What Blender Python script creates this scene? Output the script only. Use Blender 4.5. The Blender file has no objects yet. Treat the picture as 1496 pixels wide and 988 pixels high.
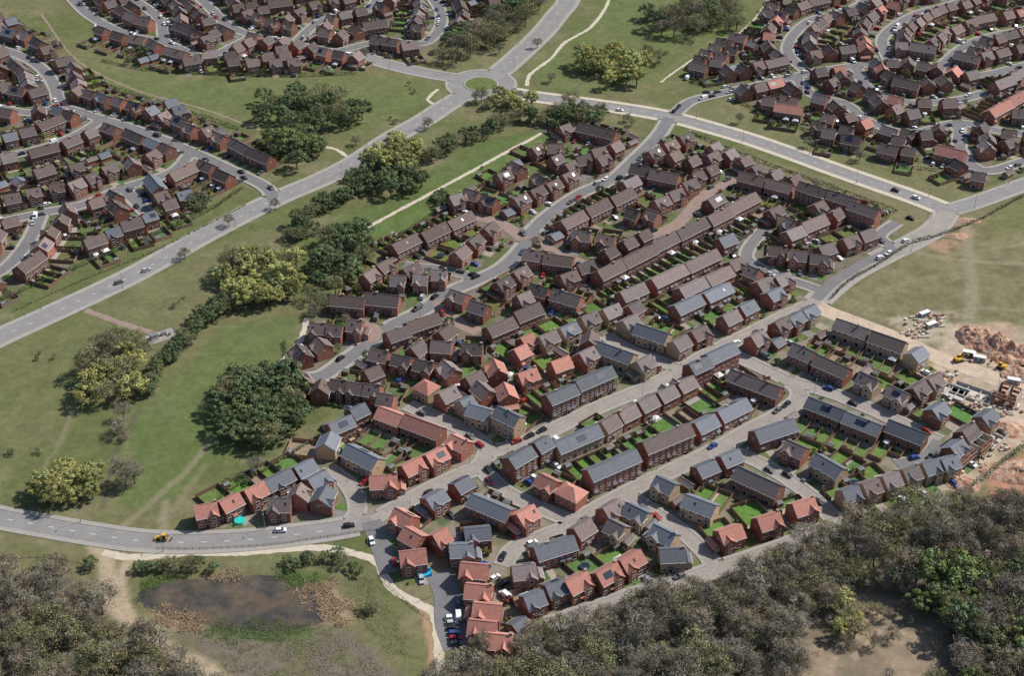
import bpy, math, random
import numpy as np
from mathutils import Vector
random.seed(7); rng=np.random.default_rng(7)
R=random.random; U=random.uniform
scene=bpy.context.scene
COL=scene.collection
# ------------------------------------------------------------------ survey: picture measure -> plan metres
F=2100.0; P=math.radians(34.5); H=345.0; KS=H/300.0
cP,sP=math.cos(P),math.sin(P)
def G(u,v,z=0.0):
    dx=(u-748)/F; dy=-(v-494)/F
    wy=cP+dy*sP; wz=-sP+dy*cP
    t=(H-z)/-wz
    return (dx*t,wy*t)
def GL(l,z=0.0): return [G(a,b,z) for a,b in l]
# ------------------------------------------------------------------ materials
MATS={}
def mk(name,col,rough=.9,var=.15,scale=1.0,rnd=0.0,attr=False,spec=.25,world=False,scale2=None,tint=None,metal=0.0,bump=0.0,col2=None):
    m=bpy.data.materials.new(name); m.use_nodes=True
    nt=m.node_tree; N=nt.nodes; L=nt.links
    b=N['Principled BSDF']
    b.inputs['Roughness'].default_value=rough
    b.inputs['Specular IOR Level'].default_value=spec
    b.inputs['Metallic'].default_value=metal
    if world:
        g=N.new('ShaderNodeNewGeometry'); co=g.outputs['Position']
    else:
        g=N.new('ShaderNodeTexCoord'); co=g.outputs['Object']
    if attr:
        a=N.new('ShaderNodeAttribute'); a.attribute_name='Col'; csrc=a.outputs['Color']
    else:
        a=N.new('ShaderNodeRGB'); a.outputs[0].default_value=(*col,1); csrc=a.outputs[0]
    n=N.new('ShaderNodeTexNoise'); n.inputs['Scale'].default_value=scale; n.inputs['Detail'].default_value=6; n.inputs['Roughness'].default_value=.65
    L.new(co,n.inputs['Vector'])
    mr=N.new('ShaderNodeMapRange'); mr.inputs[1].default_value=.3; mr.inputs[2].default_value=.7
    mr.inputs[3].default_value=1-var; mr.inputs[4].default_value=1+var
    L.new(n.outputs['Fac'],mr.inputs[0]); fac=mr.outputs[0]
    def mul(x,y):
        q=N.new('ShaderNodeMath'); q.operation='MULTIPLY'; L.new(x,q.inputs[0]); L.new(y,q.inputs[1]); return q.outputs[0]
    if col2:
        nn=N.new('ShaderNodeTexNoise'); nn.inputs['Scale'].default_value=scale*1.7; nn.inputs['Detail'].default_value=7; L.new(co,nn.inputs['Vector'])
        mq=N.new('ShaderNodeMapRange'); mq.inputs[1].default_value=.42; mq.inputs[2].default_value=.58; L.new(nn.outputs['Fac'],mq.inputs[0])
        mx=N.new('ShaderNodeMix'); mx.data_type='RGBA'; L.new(mq.outputs[0],mx.inputs[0]); L.new(csrc,mx.inputs[6]); mx.inputs[7].default_value=(*col2,1); csrc=mx.outputs[2]
    if scale2:
        n2=N.new('ShaderNodeTexNoise'); n2.inputs['Scale'].default_value=scale2; n2.inputs['Detail'].default_value=4
        L.new(co,n2.inputs['Vector'])
        m2=N.new('ShaderNodeMapRange'); m2.inputs[1].default_value=.3; m2.inputs[2].default_value=.7
        m2.inputs[3].default_value=1-var; m2.inputs[4].default_value=1+var
        L.new(n2.outputs['Fac'],m2.inputs[0]); fac=mul(fac,m2.outputs[0])
    if rnd>0:
        oi=N.new('ShaderNodeObjectInfo'); m3=N.new('ShaderNodeMapRange')
        m3.inputs[3].default_value=1-rnd; m3.inputs[4].default_value=1+rnd
        L.new(oi.outputs['Random'],m3.inputs[0]); fac=mul(fac,m3.outputs[0])
        if tint:
            mx=N.new('ShaderNodeMix'); mx.data_type='RGBA'
            q=N.new('ShaderNodeMath'); q.operation='MULTIPLY'; q.inputs[1].default_value=7.31; L.new(oi.outputs['Random'],q.inputs[0])
            fr=N.new('ShaderNodeMath'); fr.operation='FRACT'; L.new(q.outputs[0],fr.inputs[0])
            L.new(fr.outputs[0],mx.inputs[0]); L.new(csrc,mx.inputs[6]); mx.inputs[7].default_value=(*tint,1); csrc=mx.outputs[2]
    vm=N.new('ShaderNodeVectorMath'); vm.operation='SCALE'
    L.new(csrc,vm.inputs[0]); L.new(fac,vm.inputs['Scale'])
    L.new(vm.outputs[0],b.inputs['Base Color'])
    if bump>0:
        bp=N.new('ShaderNodeBump'); bp.inputs['Strength'].default_value=bump; bp.inputs['Distance'].default_value=.3
        L.new(n.outputs['Fac'],bp.inputs['Height']); L.new(bp.outputs[0],b.inputs['Normal'])
    MATS[name]=m; return m
mk('ground_mat',(.1,.14,.04),.95,.18,.35,attr=True,world=True,scale2=2.2,bump=.6,spec=.1)
mk('asphalt',(.235,.225,.215),.9,.12,.15,world=True,scale2=1.5)
mk('asphalt_dark',(.17,.165,.167),.9,.12,.15,world=True,scale2=1.5)
mk('dusty_road',(.285,.255,.225),.9,.14,.12,world=True,scale2=1.0)
mk('site_dirt_road',(.47,.37,.28),.95,.18,.2,world=True,scale2=1.0)
mk('block_paving',(.27,.195,.165),.9,.14,.3,world=True,scale2=2.0)
mk('pavement_mat',(.32,.295,.265),.9,.10,.3,world=True)
mk('kerb_path',(.50,.44,.345),.9,.14,.4,world=True)
mk('white_paint',(.75,.75,.73),.7,.08,1.0,world=True)
mk('roof_d',(.115,.092,.088),.75,.2,.9,rnd=.32,tint=(.15,.105,.09),scale2=4)
mk('roof_g',(.155,.165,.19),.65,.16,.9,rnd=.25,tint=(.12,.127,.142),scale2=4)
mk('roof_r',(.47,.215,.165),.85,.16,.9,rnd=.2,tint=(.37,.175,.14),scale2=4)
mk('roof_b',(.185,.138,.124),.8,.18,.9,rnd=.25,tint=(.20,.17,.165),scale2=4)
mk('brick_red',(.31,.12,.08),.9,.15,1.2,rnd=.25,tint=(.24,.11,.08),scale2=6)
mk('brick_dark',(.20,.09,.065),.9,.15,1.2,rnd=.25,tint=(.24,.12,.085),scale2=6)
mk('brick_buff',(.46,.335,.21),.9,.12,1.2,rnd=.15,tint=(.38,.27,.18),scale2=6)
mk('upvc',(.72,.72,.7),.5,.04,1)
mk('glass',(.03,.035,.04),.15,.1,1,spec=.5)
mk('door_mat',(.05,.06,.08),.5,.1,1,rnd=.9,tint=(.25,.03,.02))
mk('garage_door',(.5,.5,.48),.5,.05,1,rnd=.4,tint=(.12,.1,.08))
mk('solar_glass',(.018,.024,.05),.35,.1,1,spec=.4)
mk('fence_wood',(.29,.175,.115),.9,.2,1,rnd=.3,tint=(.19,.14,.11))
mk('shed_wood',(.22,.15,.1),.9,.15,1,rnd=.3,tint=(.12,.11,.10))
mk('felt',(.18,.185,.18),.9,.1,1)
mk('lawn',(.1,.14,.04),.95,.2,1.2,attr=True,world=True,spec=.1,scale2=.5)
mk('paving_attr',(.3,.3,.3),.9,.14,.8,attr=True,world=True)
mk('bark',(.14,.115,.09),.95,.2,2)
mk('leaf_green',(.075,.10,.038),.8,.15,.5,rnd=.2,attr=True,spec=.15)
mk('water',(.060,.056,.048),.2,.2,.06,world=True,spec=.35,col2=(.115,.088,.06),scale2=.3)
mk('tyre',(.02,.02,.02),.8,.1,1)
mk('metal_grey',(.3,.31,.32),.5,.05,1,metal=.5)
mk('soil_red',(.44,.31,.225),.95,.25,.25,world=True,bump=.9,col2=(.34,.175,.115),scale2=1.5)
mk('concrete',(.5,.47,.42),.9,.12,.5,world=True)
mk('blockwork',(.42,.40,.36),.9,.1,1)
mk('yellow_paint',(.6,.36,.04),.5,.1,1)
mk('blue_plastic',(.02,.35,.6),.5,.05,1)
mk('teal_plastic',(.03,.5,.45),.5,.05,1)
mk('tarp_white',(.7,.7,.68),.7,.05,1)
mk('brick_stack',(.4,.22,.15),.9,.15,2,rnd=.5,tint=(.6,.56,.50))
for nm,c in dict(white=(.75,.75,.75),silver=(.42,.43,.45),black=(.02,.02,.022),blue=(.03,.07,.25),red=(.35,.02,.02),grey=(.12,.125,.13)).items():
    mk('car_'+nm,c,.35,.02,1,spec=.5)
# ------------------------------------------------------------------ mesh builder
class MB:
    def __init__(s): s.v=[];s.f=[];s.m=[];s.mats=[];s.c=[]
    def mi(s,m):
        if m not in s.mats: s.mats.append(m)
        return s.mats.index(m)
    def poly(s,pts,mat,col=None):
        i=len(s.v); s.v.extend(pts); s.f.append(tuple(range(i,i+len(pts)))); s.m.append(s.mi(mat))
        s.c.extend([col or (1,1,1)]*len(pts))
    def hexa(s,b,t,mat,skip=()):
        i=len(s.v); s.v.extend(b); s.v.extend(t); s.c.extend([(1,1,1)]*8)
        fs=[(3,2,1,0),(4,5,6,7),(0,1,5,4),(1,2,6,5),(2,3,7,6),(3,0,4,7)]
        k=s.mi(mat)
        for j,f in enumerate(fs):
            if j in skip: continue
            s.f.append(tuple(i+a for a in f)); s.m.append(k)
    def box(s,cx,cy,z0,z1,sx,sy,mat,ang=0,taper=1.0,skip=()):
        c,n=math.cos(ang),math.sin(ang)
        def q(z,k): return [(cx+a*sx/2*k*c-b*sy/2*k*n, cy+a*sx/2*k*n+b*sy/2*k*c, z) for a,b in((-1,-1),(1,-1),(1,1),(-1,1))]
        s.hexa(q(z0,1),q(z1,taper),mat,skip)
    def cyl(s,p0,p1,r0,r1,mat,n=8,cap=True):
        p0=Vector(p0);p1=Vector(p1);d=(p1-p0).normalized()
        a=d.orthogonal().normalized();b=d.cross(a)
        i=len(s.v);k=s.mi(mat)
        for p,r in((p0,r0),(p1,r1)):
            for j in range(n):
                t=2*math.pi*j/n; s.v.append(tuple(p+a*math.cos(t)*r+b*math.sin(t)*r)); s.c.append((1,1,1))
        for j in range(n):
            s.f.append((i+j,i+(j+1)%n,i+n+(j+1)%n,i+n+j)); s.m.append(k)
        if cap:
            s.f.append(tuple(i+n+j for j in range(n))); s.m.append(k)
            s.f.append(tuple(i+n-1-j for j in range(n))); s.m.append(k)
    def mesh(s,name):
        me=bpy.data.meshes.new(name); me.from_pydata(s.v,[],s.f)
        for m in s.mats: me.materials.append(MATS[m])
        me.polygons.foreach_set('material_index',s.m)
        if s.c:
            at=me.color_attributes.new('Col','FLOAT_COLOR','POINT')
            a=np.ones((len(s.v),4),dtype=np.float32); a[:,:3]=np.array(s.c,dtype=np.float32); at.data.foreach_set('color',a.ravel())
        me.update(); return me
    def obj(s,name,loc=(0,0,0),ang=0):
        if not s.f: return None
        return put(name,s.mesh(name),loc,ang)
def put(name,me,loc=(0,0,0),ang=0,sc=1):
    o=bpy.data.objects.new(name,me); o.location=loc; o.rotation_euler=(0,0,ang)
    o.scale=sc if isinstance(sc,tuple) else (sc,sc,sc)
    COL.objects.link(o); return o
# ------------------------------------------------------------------ occupancy raster
X0,Y0,RS=-480.,270.,.5; NX,NY=1920,1500
occ=np.zeros((NX,NY),np.int8)
def rect_idx(cx,cy,sx,sy,ang):
    r=math.hypot(sx,sy)/2
    i0=max(0,int((cx-r-X0)/RS));i1=min(NX,int((cx+r-X0)/RS)+2)
    j0=max(0,int((cy-r-Y0)/RS));j1=min(NY,int((cy+r-Y0)/RS)+2)
    if i1<=i0 or j1<=j0: return None
    xs=X0+(np.arange(i0,i1)+.5)*RS-cx; ys=Y0+(np.arange(j0,j1)+.5)*RS-cy
    A=xs[:,None];B=ys[None,:]; c,s=math.cos(ang),math.sin(ang)
    M=(abs(A*c+B*s)<=sx/2)&(abs(-A*s+B*c)<=sy/2)
    return i0,i1,j0,j1,M
def frac(cx,cy,sx,sy,ang,codes=(1,2,3)):
    q=rect_idx(cx,cy,sx,sy,ang)
    if q is None: return 1.
    i0,i1,j0,j1,M=q
    v=occ[i0:i1,j0:j1][M]
    if v.size==0: return 0
    h=np.zeros(v.shape,bool)
    for c in codes: h|=(v==c)
    return h.mean()
def mark(cx,cy,sx,sy,ang,code):
    q=rect_idx(cx,cy,sx,sy,ang)
    if q is None: return
    i0,i1,j0,j1,M=q; s=occ[i0:i1,j0:j1]; s[M&(s!=2)]=code
def at(x,y):
    i=int((x-X0)/RS);j=int((y-Y0)/RS)
    return occ[i,j] if 0<=i<NX and 0<=j<NY else 0
def pip(poly,X,Y):
    ins=np.zeros(np.shape(X),bool); n=len(poly)
    for i in range(n):
        x1,y1=poly[i];x2,y2=poly[(i+1)%n]
        if y1==y2: continue
        c=((y1>Y)!=(y2>Y))&(X<(x2-x1)*(Y-y1)/(y2-y1)+x1); ins^=c
    return ins
def vn(X,Y,sc,seed):
    r=np.random.default_rng(seed); T=r.random((256,256))
    x=X/sc+1000;y=Y/sc+1000
    xi=np.floor(x).astype(int);yi=np.floor(y).astype(int);fx=x-xi;fy=y-yi
    fx=fx*fx*(3-2*fx);fy=fy*fy*(3-2*fy)
    g=lambda a,b:T[a%256,b%256]
    return (g(xi,yi)*(1-fx)+g(xi+1,yi)*fx)*(1-fy)+(g(xi,yi+1)*(1-fx)+g(xi+1,yi+1)*fx)*fy
def fbm(X,Y,sc,seed,o=4):
    t=0;a=1;s=0
    for k in range(o): t=t+a*vn(X,Y,sc/2**k,seed+k); s+=a; a*=.55
    return t/s
def smooth(pts,step=2.0,closed=False):
    pts=[np.array(p,float) for p in pts]
    if len(pts)==2: pts=[pts[0],(pts[0]+pts[1])/2,pts[1]]
    n=len(pts); out=[]
    for i in range(n if closed else n-1):
        p1=pts[i];p2=pts[(i+1)%n]
        p0=pts[i-1] if (i>0 or closed) else 2*p1-p2
        p3=pts[(i+2)%n] if (i+2<n or closed) else 2*p2-p1
        for t in np.linspace(0,1,8,endpoint=False):
            out.append(.5*((2*p1)+(-p0+p2)*t+(2*p0-5*p1+4*p2-p3)*t*t+(-p0+3*p1-3*p2+p3)*t**3))
    if not closed: out.append(pts[-1])
    else: out.append(out[0])
    out=np.array(out); d=np.r_[0,np.cumsum(np.hypot(*np.diff(out,axis=0).T))]
    m=max(2,int(d[-1]/step)+1); q=np.linspace(0,d[-1],m)
    return np.c_[np.interp(q,d,out[:,0]),np.interp(q,d,out[:,1])]
def normals(p,closed=False):
    t=np.gradient(p,axis=0)
    if closed: t[0]=t[-1]=(p[1]-p[-2])
    t/=np.maximum(1e-6,np.hypot(t[:,0],t[:,1]))[:,None]
    return np.c_[-t[:,1],t[:,0]],t
# ------------------------------------------------------------------ roads
ROADS=[]
def road(px,w,mat,pav=1.8,pmat='pavement_mat',mark_c=False,world=False,closed=False,kind=''):
    p=smooth(px if world else GL(px),2.0,closed)
    ROADS.append(dict(p=p,w=w,mat=mat,pav=pav,pmat=pmat,mc=mark_c,closed=closed,kind=kind))
    return p
rc=G(703,123)
ring=[(rc[0]+14.4*math.cos(a),rc[1]+14.4*math.sin(a)) for a in np.linspace(0,2*math.pi,24,endpoint=False)]
A='asphalt';AD='asphalt_dark';DU='dusty_road';BP='block_paving'
road([(-70,527),(0,493),(100,447),(200,399),(300,343),(400,292),(470,262),(520,236),(570,203),(620,175),(655,152),(680,138)],10,A,2.4,mark_c=True)
road(ring,9,A,1.8,world=True,closed=True)
road([(722,110),(745,92),(790,50),(815,20),(830,0),(850,-50)],11,A,2.4,mark_c=True)
road([(682,116),(640,110),(600,102),(560,92),(530,82)],8.5,A,2)
road([(725,131),(780,141),(850,150),(920,160),(980,171),(1040,187),(1100,205),(1160,226),(1220,248),(1280,269),(1340,290),(1385,308)],9,A,3.0,'kerb_path',mark_c=True)
road([(1385,308),(1430,294),(1496,270),(1580,240)],8,A,1.8)
road([(1385,308),(1372,328),(1350,345),(1290,375),(1240,402),(1205,430),(1190,445)],8.5,DU,2.0)
road([(1190,445),(1215,458),(1300,490),(1380,527),(1440,548),(1500,575),(1580,610)],9,'site_dirt_road',0)
road([(-60,743),(0,757),(60,768),(130,780),(200,790),(270,793),(350,790),(430,782),(500,772),(545,762)],8,A,2,mark_c=True)
def est(px,w=5.5,mat=AD,pav=1.4): road(px,w,mat,pav,kind='c')
est([(978,172),(960,200),(925,235),(895,262),(850,282),(810,308),(780,335),(765,360),(735,390),(700,408),(655,428),(615,455),(570,478),(535,505),(500,530),(470,550),(440,555)],6.2,AD,1.8)
est([(1075,262),(1030,285),(1005,312),(985,330),(950,345)],6.5,BP,0)
est([(765,350),(735,328),(692,315)],6.5,BP,0)
est([(780,345),(810,370),(845,382),(872,394)],6,BP,0)
est([(700,408),(650,395),(590,388)],5,AD,1)
est([(640,440),(665,468),(700,486)],6.5,BP,0)
est([(540,500),(548,482),(520,470)],6,BP,0)
est([(1310,325),(1285,345),(1300,365),(1255,388),(1215,415),(1192,438)],5,AD,1.4)
est([(1115,335),(1090,372),(1110,392),(1150,408),(1200,425)],5,AD,1.4)
est([(1195,440),(1140,465),(1085,493),(1030,520),(990,545),(930,573),(870,598),(800,632),(745,655),(715,657)],5.5,DU,1.4)
est([(995,540),(960,527),(910,507),(885,490)],5,DU,1.2)
est([(715,657),(680,630),(640,612),(595,592)],5,DU,1.3)
est([(715,657),(700,682),(660,700),(600,730),(545,762)],5.5,DU,1.4)
est([(700,682),(740,720),(800,748),(835,765),(800,782),(752,802),(735,828)],5,DU,1.3)
est([(835,765),(880,740),(940,708),(1000,680),(1050,655),(1090,632),(1140,605),(1168,580),(1150,557),(1085,525),(1050,510)],5.5,DU,1.4)
est([(1150,557),(1210,573),(1270,597),(1330,625),(1372,645)],5.5,DU,1.4)
est([(1050,655),(1100,672),(1150,700),(1190,730),(1225,768)],5,DU,1.3)
est([(1225,768),(1170,790),(1110,812),(1050,832),(990,852),(930,870),(870,892),(800,915)],5.8,DU,1.4)
est([(915,722),(960,752),(1000,780),(1033,812),(1045,833)],5,DU,1.2)
est([(542,762),(556,798),(570,838)],7,AD,0)
est([(640,835),(653,870),(655,910),(668,948)],9,AD,0)
est([(505,772),(522,745),(510,710),(478,685)],5,DU,1.2)
est([(1372,645),(1350,670),(1310,680)],5,AD,1)
def est2(px,w=5.6,mat=AD,pav=1.6,kind='o'): road(px,w,mat,pav,kind=kind)
for l in ([(985,168),(1010,148),(1060,135),(1110,124),(1160,112),(1220,100),(1300,92),(1370,100),(1430,110),(1500,95),(1570,80)],
          [(1250,98),(1270,130),(1330,150),(1400,146),(1440,135)],
          [(1160,112),(1190,140),(1235,152),(1270,178),(1330,195),(1400,180),(1460,192),(1540,200)],
          [(1300,92),(1290,55),(1335,22),(1400,2),(1450,-30)],
          [(1180,108),(1150,72),(1180,32),(1250,10),(1300,-30)],
          [(1370,100),(1420,62),(1500,42),(1570,30)],
          [(1400,180),(1405,225),(1440,250),(1500,235)]):
    est2(l,kind='ur')
for l in ([(535,84),(490,76),(430,64),(370,52),(335,38),(310,15),(270,-25)],
          [(370,52),(300,82),(240,62),(185,50),(130,22),(90,-20)],
          [(490,76),(560,60),(622,62),(645,22),(610,-30)],
          [(430,64),(470,30),(540,12),(560,-30)],
          [(240,62),(230,25),(180,-10)]):
    est2(l,kind='ul')
for l in ([(400,290),(385,272),(340,250),(280,222),(200,190),(150,175),(90,158),(40,165),(-40,150)],
          [(150,175),(110,198),(60,217),(-40,240)],
          [(280,222),(250,252),(180,275),(120,300),(60,312),(-40,335)],
          [(90,158),(70,110),(30,82),(-40,60)],
          [(60,312),(42,352),(8,392),(-40,415)],
          [(180,275),(215,312)],[(0,100),(-50,110)]):
    est2(l,kind='l')
allp=np.concatenate([r['p'] for r in ROADS]); allid=np.concatenate([[i]*len(r['p']) for i,r in enumerate(ROADS)])
allw=np.concatenate([[r['w']/2]*len(r['p']) for r in ROADS])
markb=MB()
for i,r in enumerate(ROADS):
    p=r['p'];w=r['w']/2;n,t=normals(p,r['closed']); z=.03+.003*i
    for q in p: mark(q[0],q[1],(r['w']+r['pav']*2)*.9,(r['w']+r['pav']*2)*.9,math.atan2(n[0][1],n[0][0]),1)
    mb=MB()
    L=p+n*w;Rr=p-n*w
    v=[(a[0],a[1],z) for a in L]+[(a[0],a[1],z) for a in Rr]; m=len(p)
    mb.v=v; mb.c=[(1,1,1)]*len(v)
    mb.f=[(k,m+k,m+k+1,k+1) for k in range(m-1)]; mb.m=[mb.mi(r['mat'])]*(m-1)
    mb.obj('road')
    if r['pav']>0:
        pb=MB(); oth=allid!=i
        for sgn in(1,-1):
            a=p+n*sgn*w; b=p+n*sgn*(w+r['pav'])
            for k in range(m-1):
                c=(a[k]+b[k]+a[k+1]+b[k+1])/4
                d=np.hypot(allp[oth,0]-c[0],allp[oth,1]-c[1])-allw[oth]
                if d.min()<r['pav']*.5+.3: continue
                if r['closed'] and sgn>0: continue
                zz=z+.12
                q=[a[k],b[k],b[k+1],a[k+1]]
                pb.hexa([(e[0],e[1],0) for e in q],[(e[0],e[1],zz) for e in q],r['pmat'],skip=(0,))
        pb.obj('pavement')
    if r['mc']:
        for k in range(2,m-4,4):
            a,b=p[k],p[k+1]
            nn=n[k]*.09
            markb.poly([(a[0]+nn[0],a[1]+nn[1],z+.006),(a[0]-nn[0],a[1]-nn[1],z+.006),(b[0]-nn[0],b[1]-nn[1],z+.006),(b[0]+nn[0],b[1]+nn[1],z+.006)],'white_paint')
markb.obj('road_markings')
ib=MB(); K=32
isl=[(rc[0]+9.9*math.cos(2*math.pi*k/K),rc[1]+9.9*math.sin(2*math.pi*k/K)) for k in range(K)]
isl2=[(rc[0]+9.*math.cos(2*math.pi*k/K),rc[1]+9.*math.sin(2*math.pi*k/K)) for k in range(K)]
for k in range(K):
    j=(k+1)%K
    ib.poly([(*isl[k],.0),(*isl[j],.0),(*isl[j],.28),(*isl[k],.28)],'pavement_mat')
    ib.poly([(*isl[k],.28),(*isl[j],.28),(*isl2[j],.34),(*isl2[k],.34)],'pavement_mat')
    ib.poly([(*isl2[k],.34),(*isl2[j],.34),(rc[0],rc[1],.8)],'lawn',(.12,.145,.05))
ib.obj('roundabout_island')
mark(rc[0],rc[1],18,18,0,1)
# ------------------------------------------------------------------ footpaths
def ribbon(name,px,w,mat,z,wob=.3):
    p=smooth(GL(px),1.5); n,t=normals(p); mb=MB(); m=len(p)
    for q in p: mark(q[0],q[1],w+1.5,w+1.5,0,1)
    l=[(p[k]+n[k]*(w/2+U(-wob,wob))) for k in range(m)]; r=[(p[k]-n[k]*(w/2+U(-wob,wob))) for k in range(m)]
    mb.v=[(a[0],a[1],z) for a in l]+[(a[0],a[1],z) for a in r]; mb.c=[(1,1,1)]*(2*m)
    mb.f=[(k,m+k,m+k+1,k+1) for k in range(m-1)]; mb.m=[mb.mi(mat)]*(m-1); mb.obj(name)
ribbon('footpath',[(535,333),(600,298),(680,255),(740,222),(800,190)],2.2,'kerb_path',.015)
ribbon('footpath',[(448,465),(440,495),(420,520),(400,542)],2.4,'kerb_path',.017)
ribbon('footpath',[(895,-20),(885,10),(862,40),(825,62),(805,85),(775,108),(770,125)],2.2,'kerb_path',.019)
ribbon('footpath',[(125,453),(170,470),(215,484),(240,492)],3.2,'block_paving',.016)
ribbon('footpath',[(150,808),(200,815),(280,808),(350,808),(430,802),(480,802),(545,818),(560,840),(575,862),(610,882),(635,900),(640,940),(648,1010)],3.2,'kerb_path',.02)
ribbon('footpath',[(460,212),(490,218),(512,232)],2.2,'kerb_path',.018)
ribbon('footpath',[(640,130),(625,145),(640,155)],2.0,'kerb_path',.014)
ribbon('footpath',[(1130,-10),(1090,40),(1030,75),(985,105),(965,120)],1.4,'kerb_path',.013)
ribbon('footpath',[(60,20),(110,85),(190,128),(300,160),(380,190)],1.2,'block_paving',.012)
# ------------------------------------------------------------------ house meshes
def gable(mb,cx,cy,W,D,z0,he,tan,axis,brick,roof,ov=.35,t=.16,trim=True):
    def T(a,b,z): return (cx+a,cy+b,z) if axis==0 else (cx-b,cy+a,z)
    w,d=W/2,D/2; hr=he+d*tan
    mb.poly([T(-w,-d,z0),T(w,-d,z0),T(w,-d,he),T(-w,-d,he)],brick)
    mb.poly([T(w,d,z0),T(-w,d,z0),T(-w,d,he),T(w,d,he)],brick)
    mb.poly([T(w,-d,z0),T(w,d,z0),T(w,d,he),T(w,0,hr),T(w,-d,he)],brick)
    mb.poly([T(-w,d,z0),T(-w,-d,z0),T(-w,-d,he),T(-w,0,hr),T(-w,d,he)],brick)
    for s in(1,-1):
        e=he-ov*tan
        bot=[T(-w-ov*.6,0,hr+.02),T(w+ov*.6,0,hr+.02),T(w+ov*.6,s*(d+ov),e+.02),T(-w-ov*.6,s*(d+ov),e+.02)]
        top=[(x,y,z+t) for x,y,z in bot]
        mb.hexa(bot,top,roof,skip=(2,))
        if trim:
            c=T(0,s*(d+ov+.07),0)
            mb.box(c[0],c[1],e-.02,e+.09,(W+ov*1.2) if axis==0 else .12,.12 if axis==0 else (W+ov*1.2),'upvc')
    rb=T(0,0,0); mb.box(rb[0],rb[1],hr+t-.04,hr+t+.08,(W+ov) if axis==0 else .3,.3 if axis==0 else (W+ov),roof)
def hip(mb,W,D,he,tan,brick,roof,ov=.4):
    w,d=W/2,D/2
    mb.box(0,0,0,he,W,D,brick,skip=(0,1))
    a,b=w+ov,d+ov; e=he-.05; r=max(.2,w-d*.95); hr=he+d*tan
    q=[(-a,-b,e),(a,-b,e),(a,b,e),(-a,b,e)]
    mb.poly([q[0],q[1],(r,0,hr),(-r,0,hr)],roof); mb.poly([q[2],q[3],(-r,0,hr),(r,0,hr)],roof)
    mb.poly([q[1],q[2],(r,0,hr)],roof); mb.poly([q[3],q[0],(-r,0,hr)],roof)
    mb.box(0,0,e-.16,e-.01,2*a-.02,2*b-.02,'upvc')
def win(mb,side,W,D,a,z,w,h,mat='glass',cy=0):
    for sx,o0,o1,m in((w,-.02,.05,'upvc'),(w-.22,-.02,.075,mat)):
        z0,z1=(z,z+h) if m=='upvc' else (z+.11,z+h-.11)
        th=o1-o0; off=(o0+o1)/2
        if side==0: mb.box(a,-D/2-off+cy,z0,z1,sx,th,m)
        elif side==1: mb.box(a,D/2+off+cy,z0,z1,sx,th,m)
        elif side==2: mb.box(-W/2-off,a,z0,z1,th,sx,m)
        else: mb.box(W/2+off,a,z0,z1,th,sx,m)
    if side==0:
        mb.box(a,-D/2-.05+cy,z-.12,z-.005,w+.2,.18,'concrete')
        mb.box(a,-D/2-.03+cy,z+h+.005,z+h+.2,w+.3,.07,'concrete')
HC={}
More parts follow.
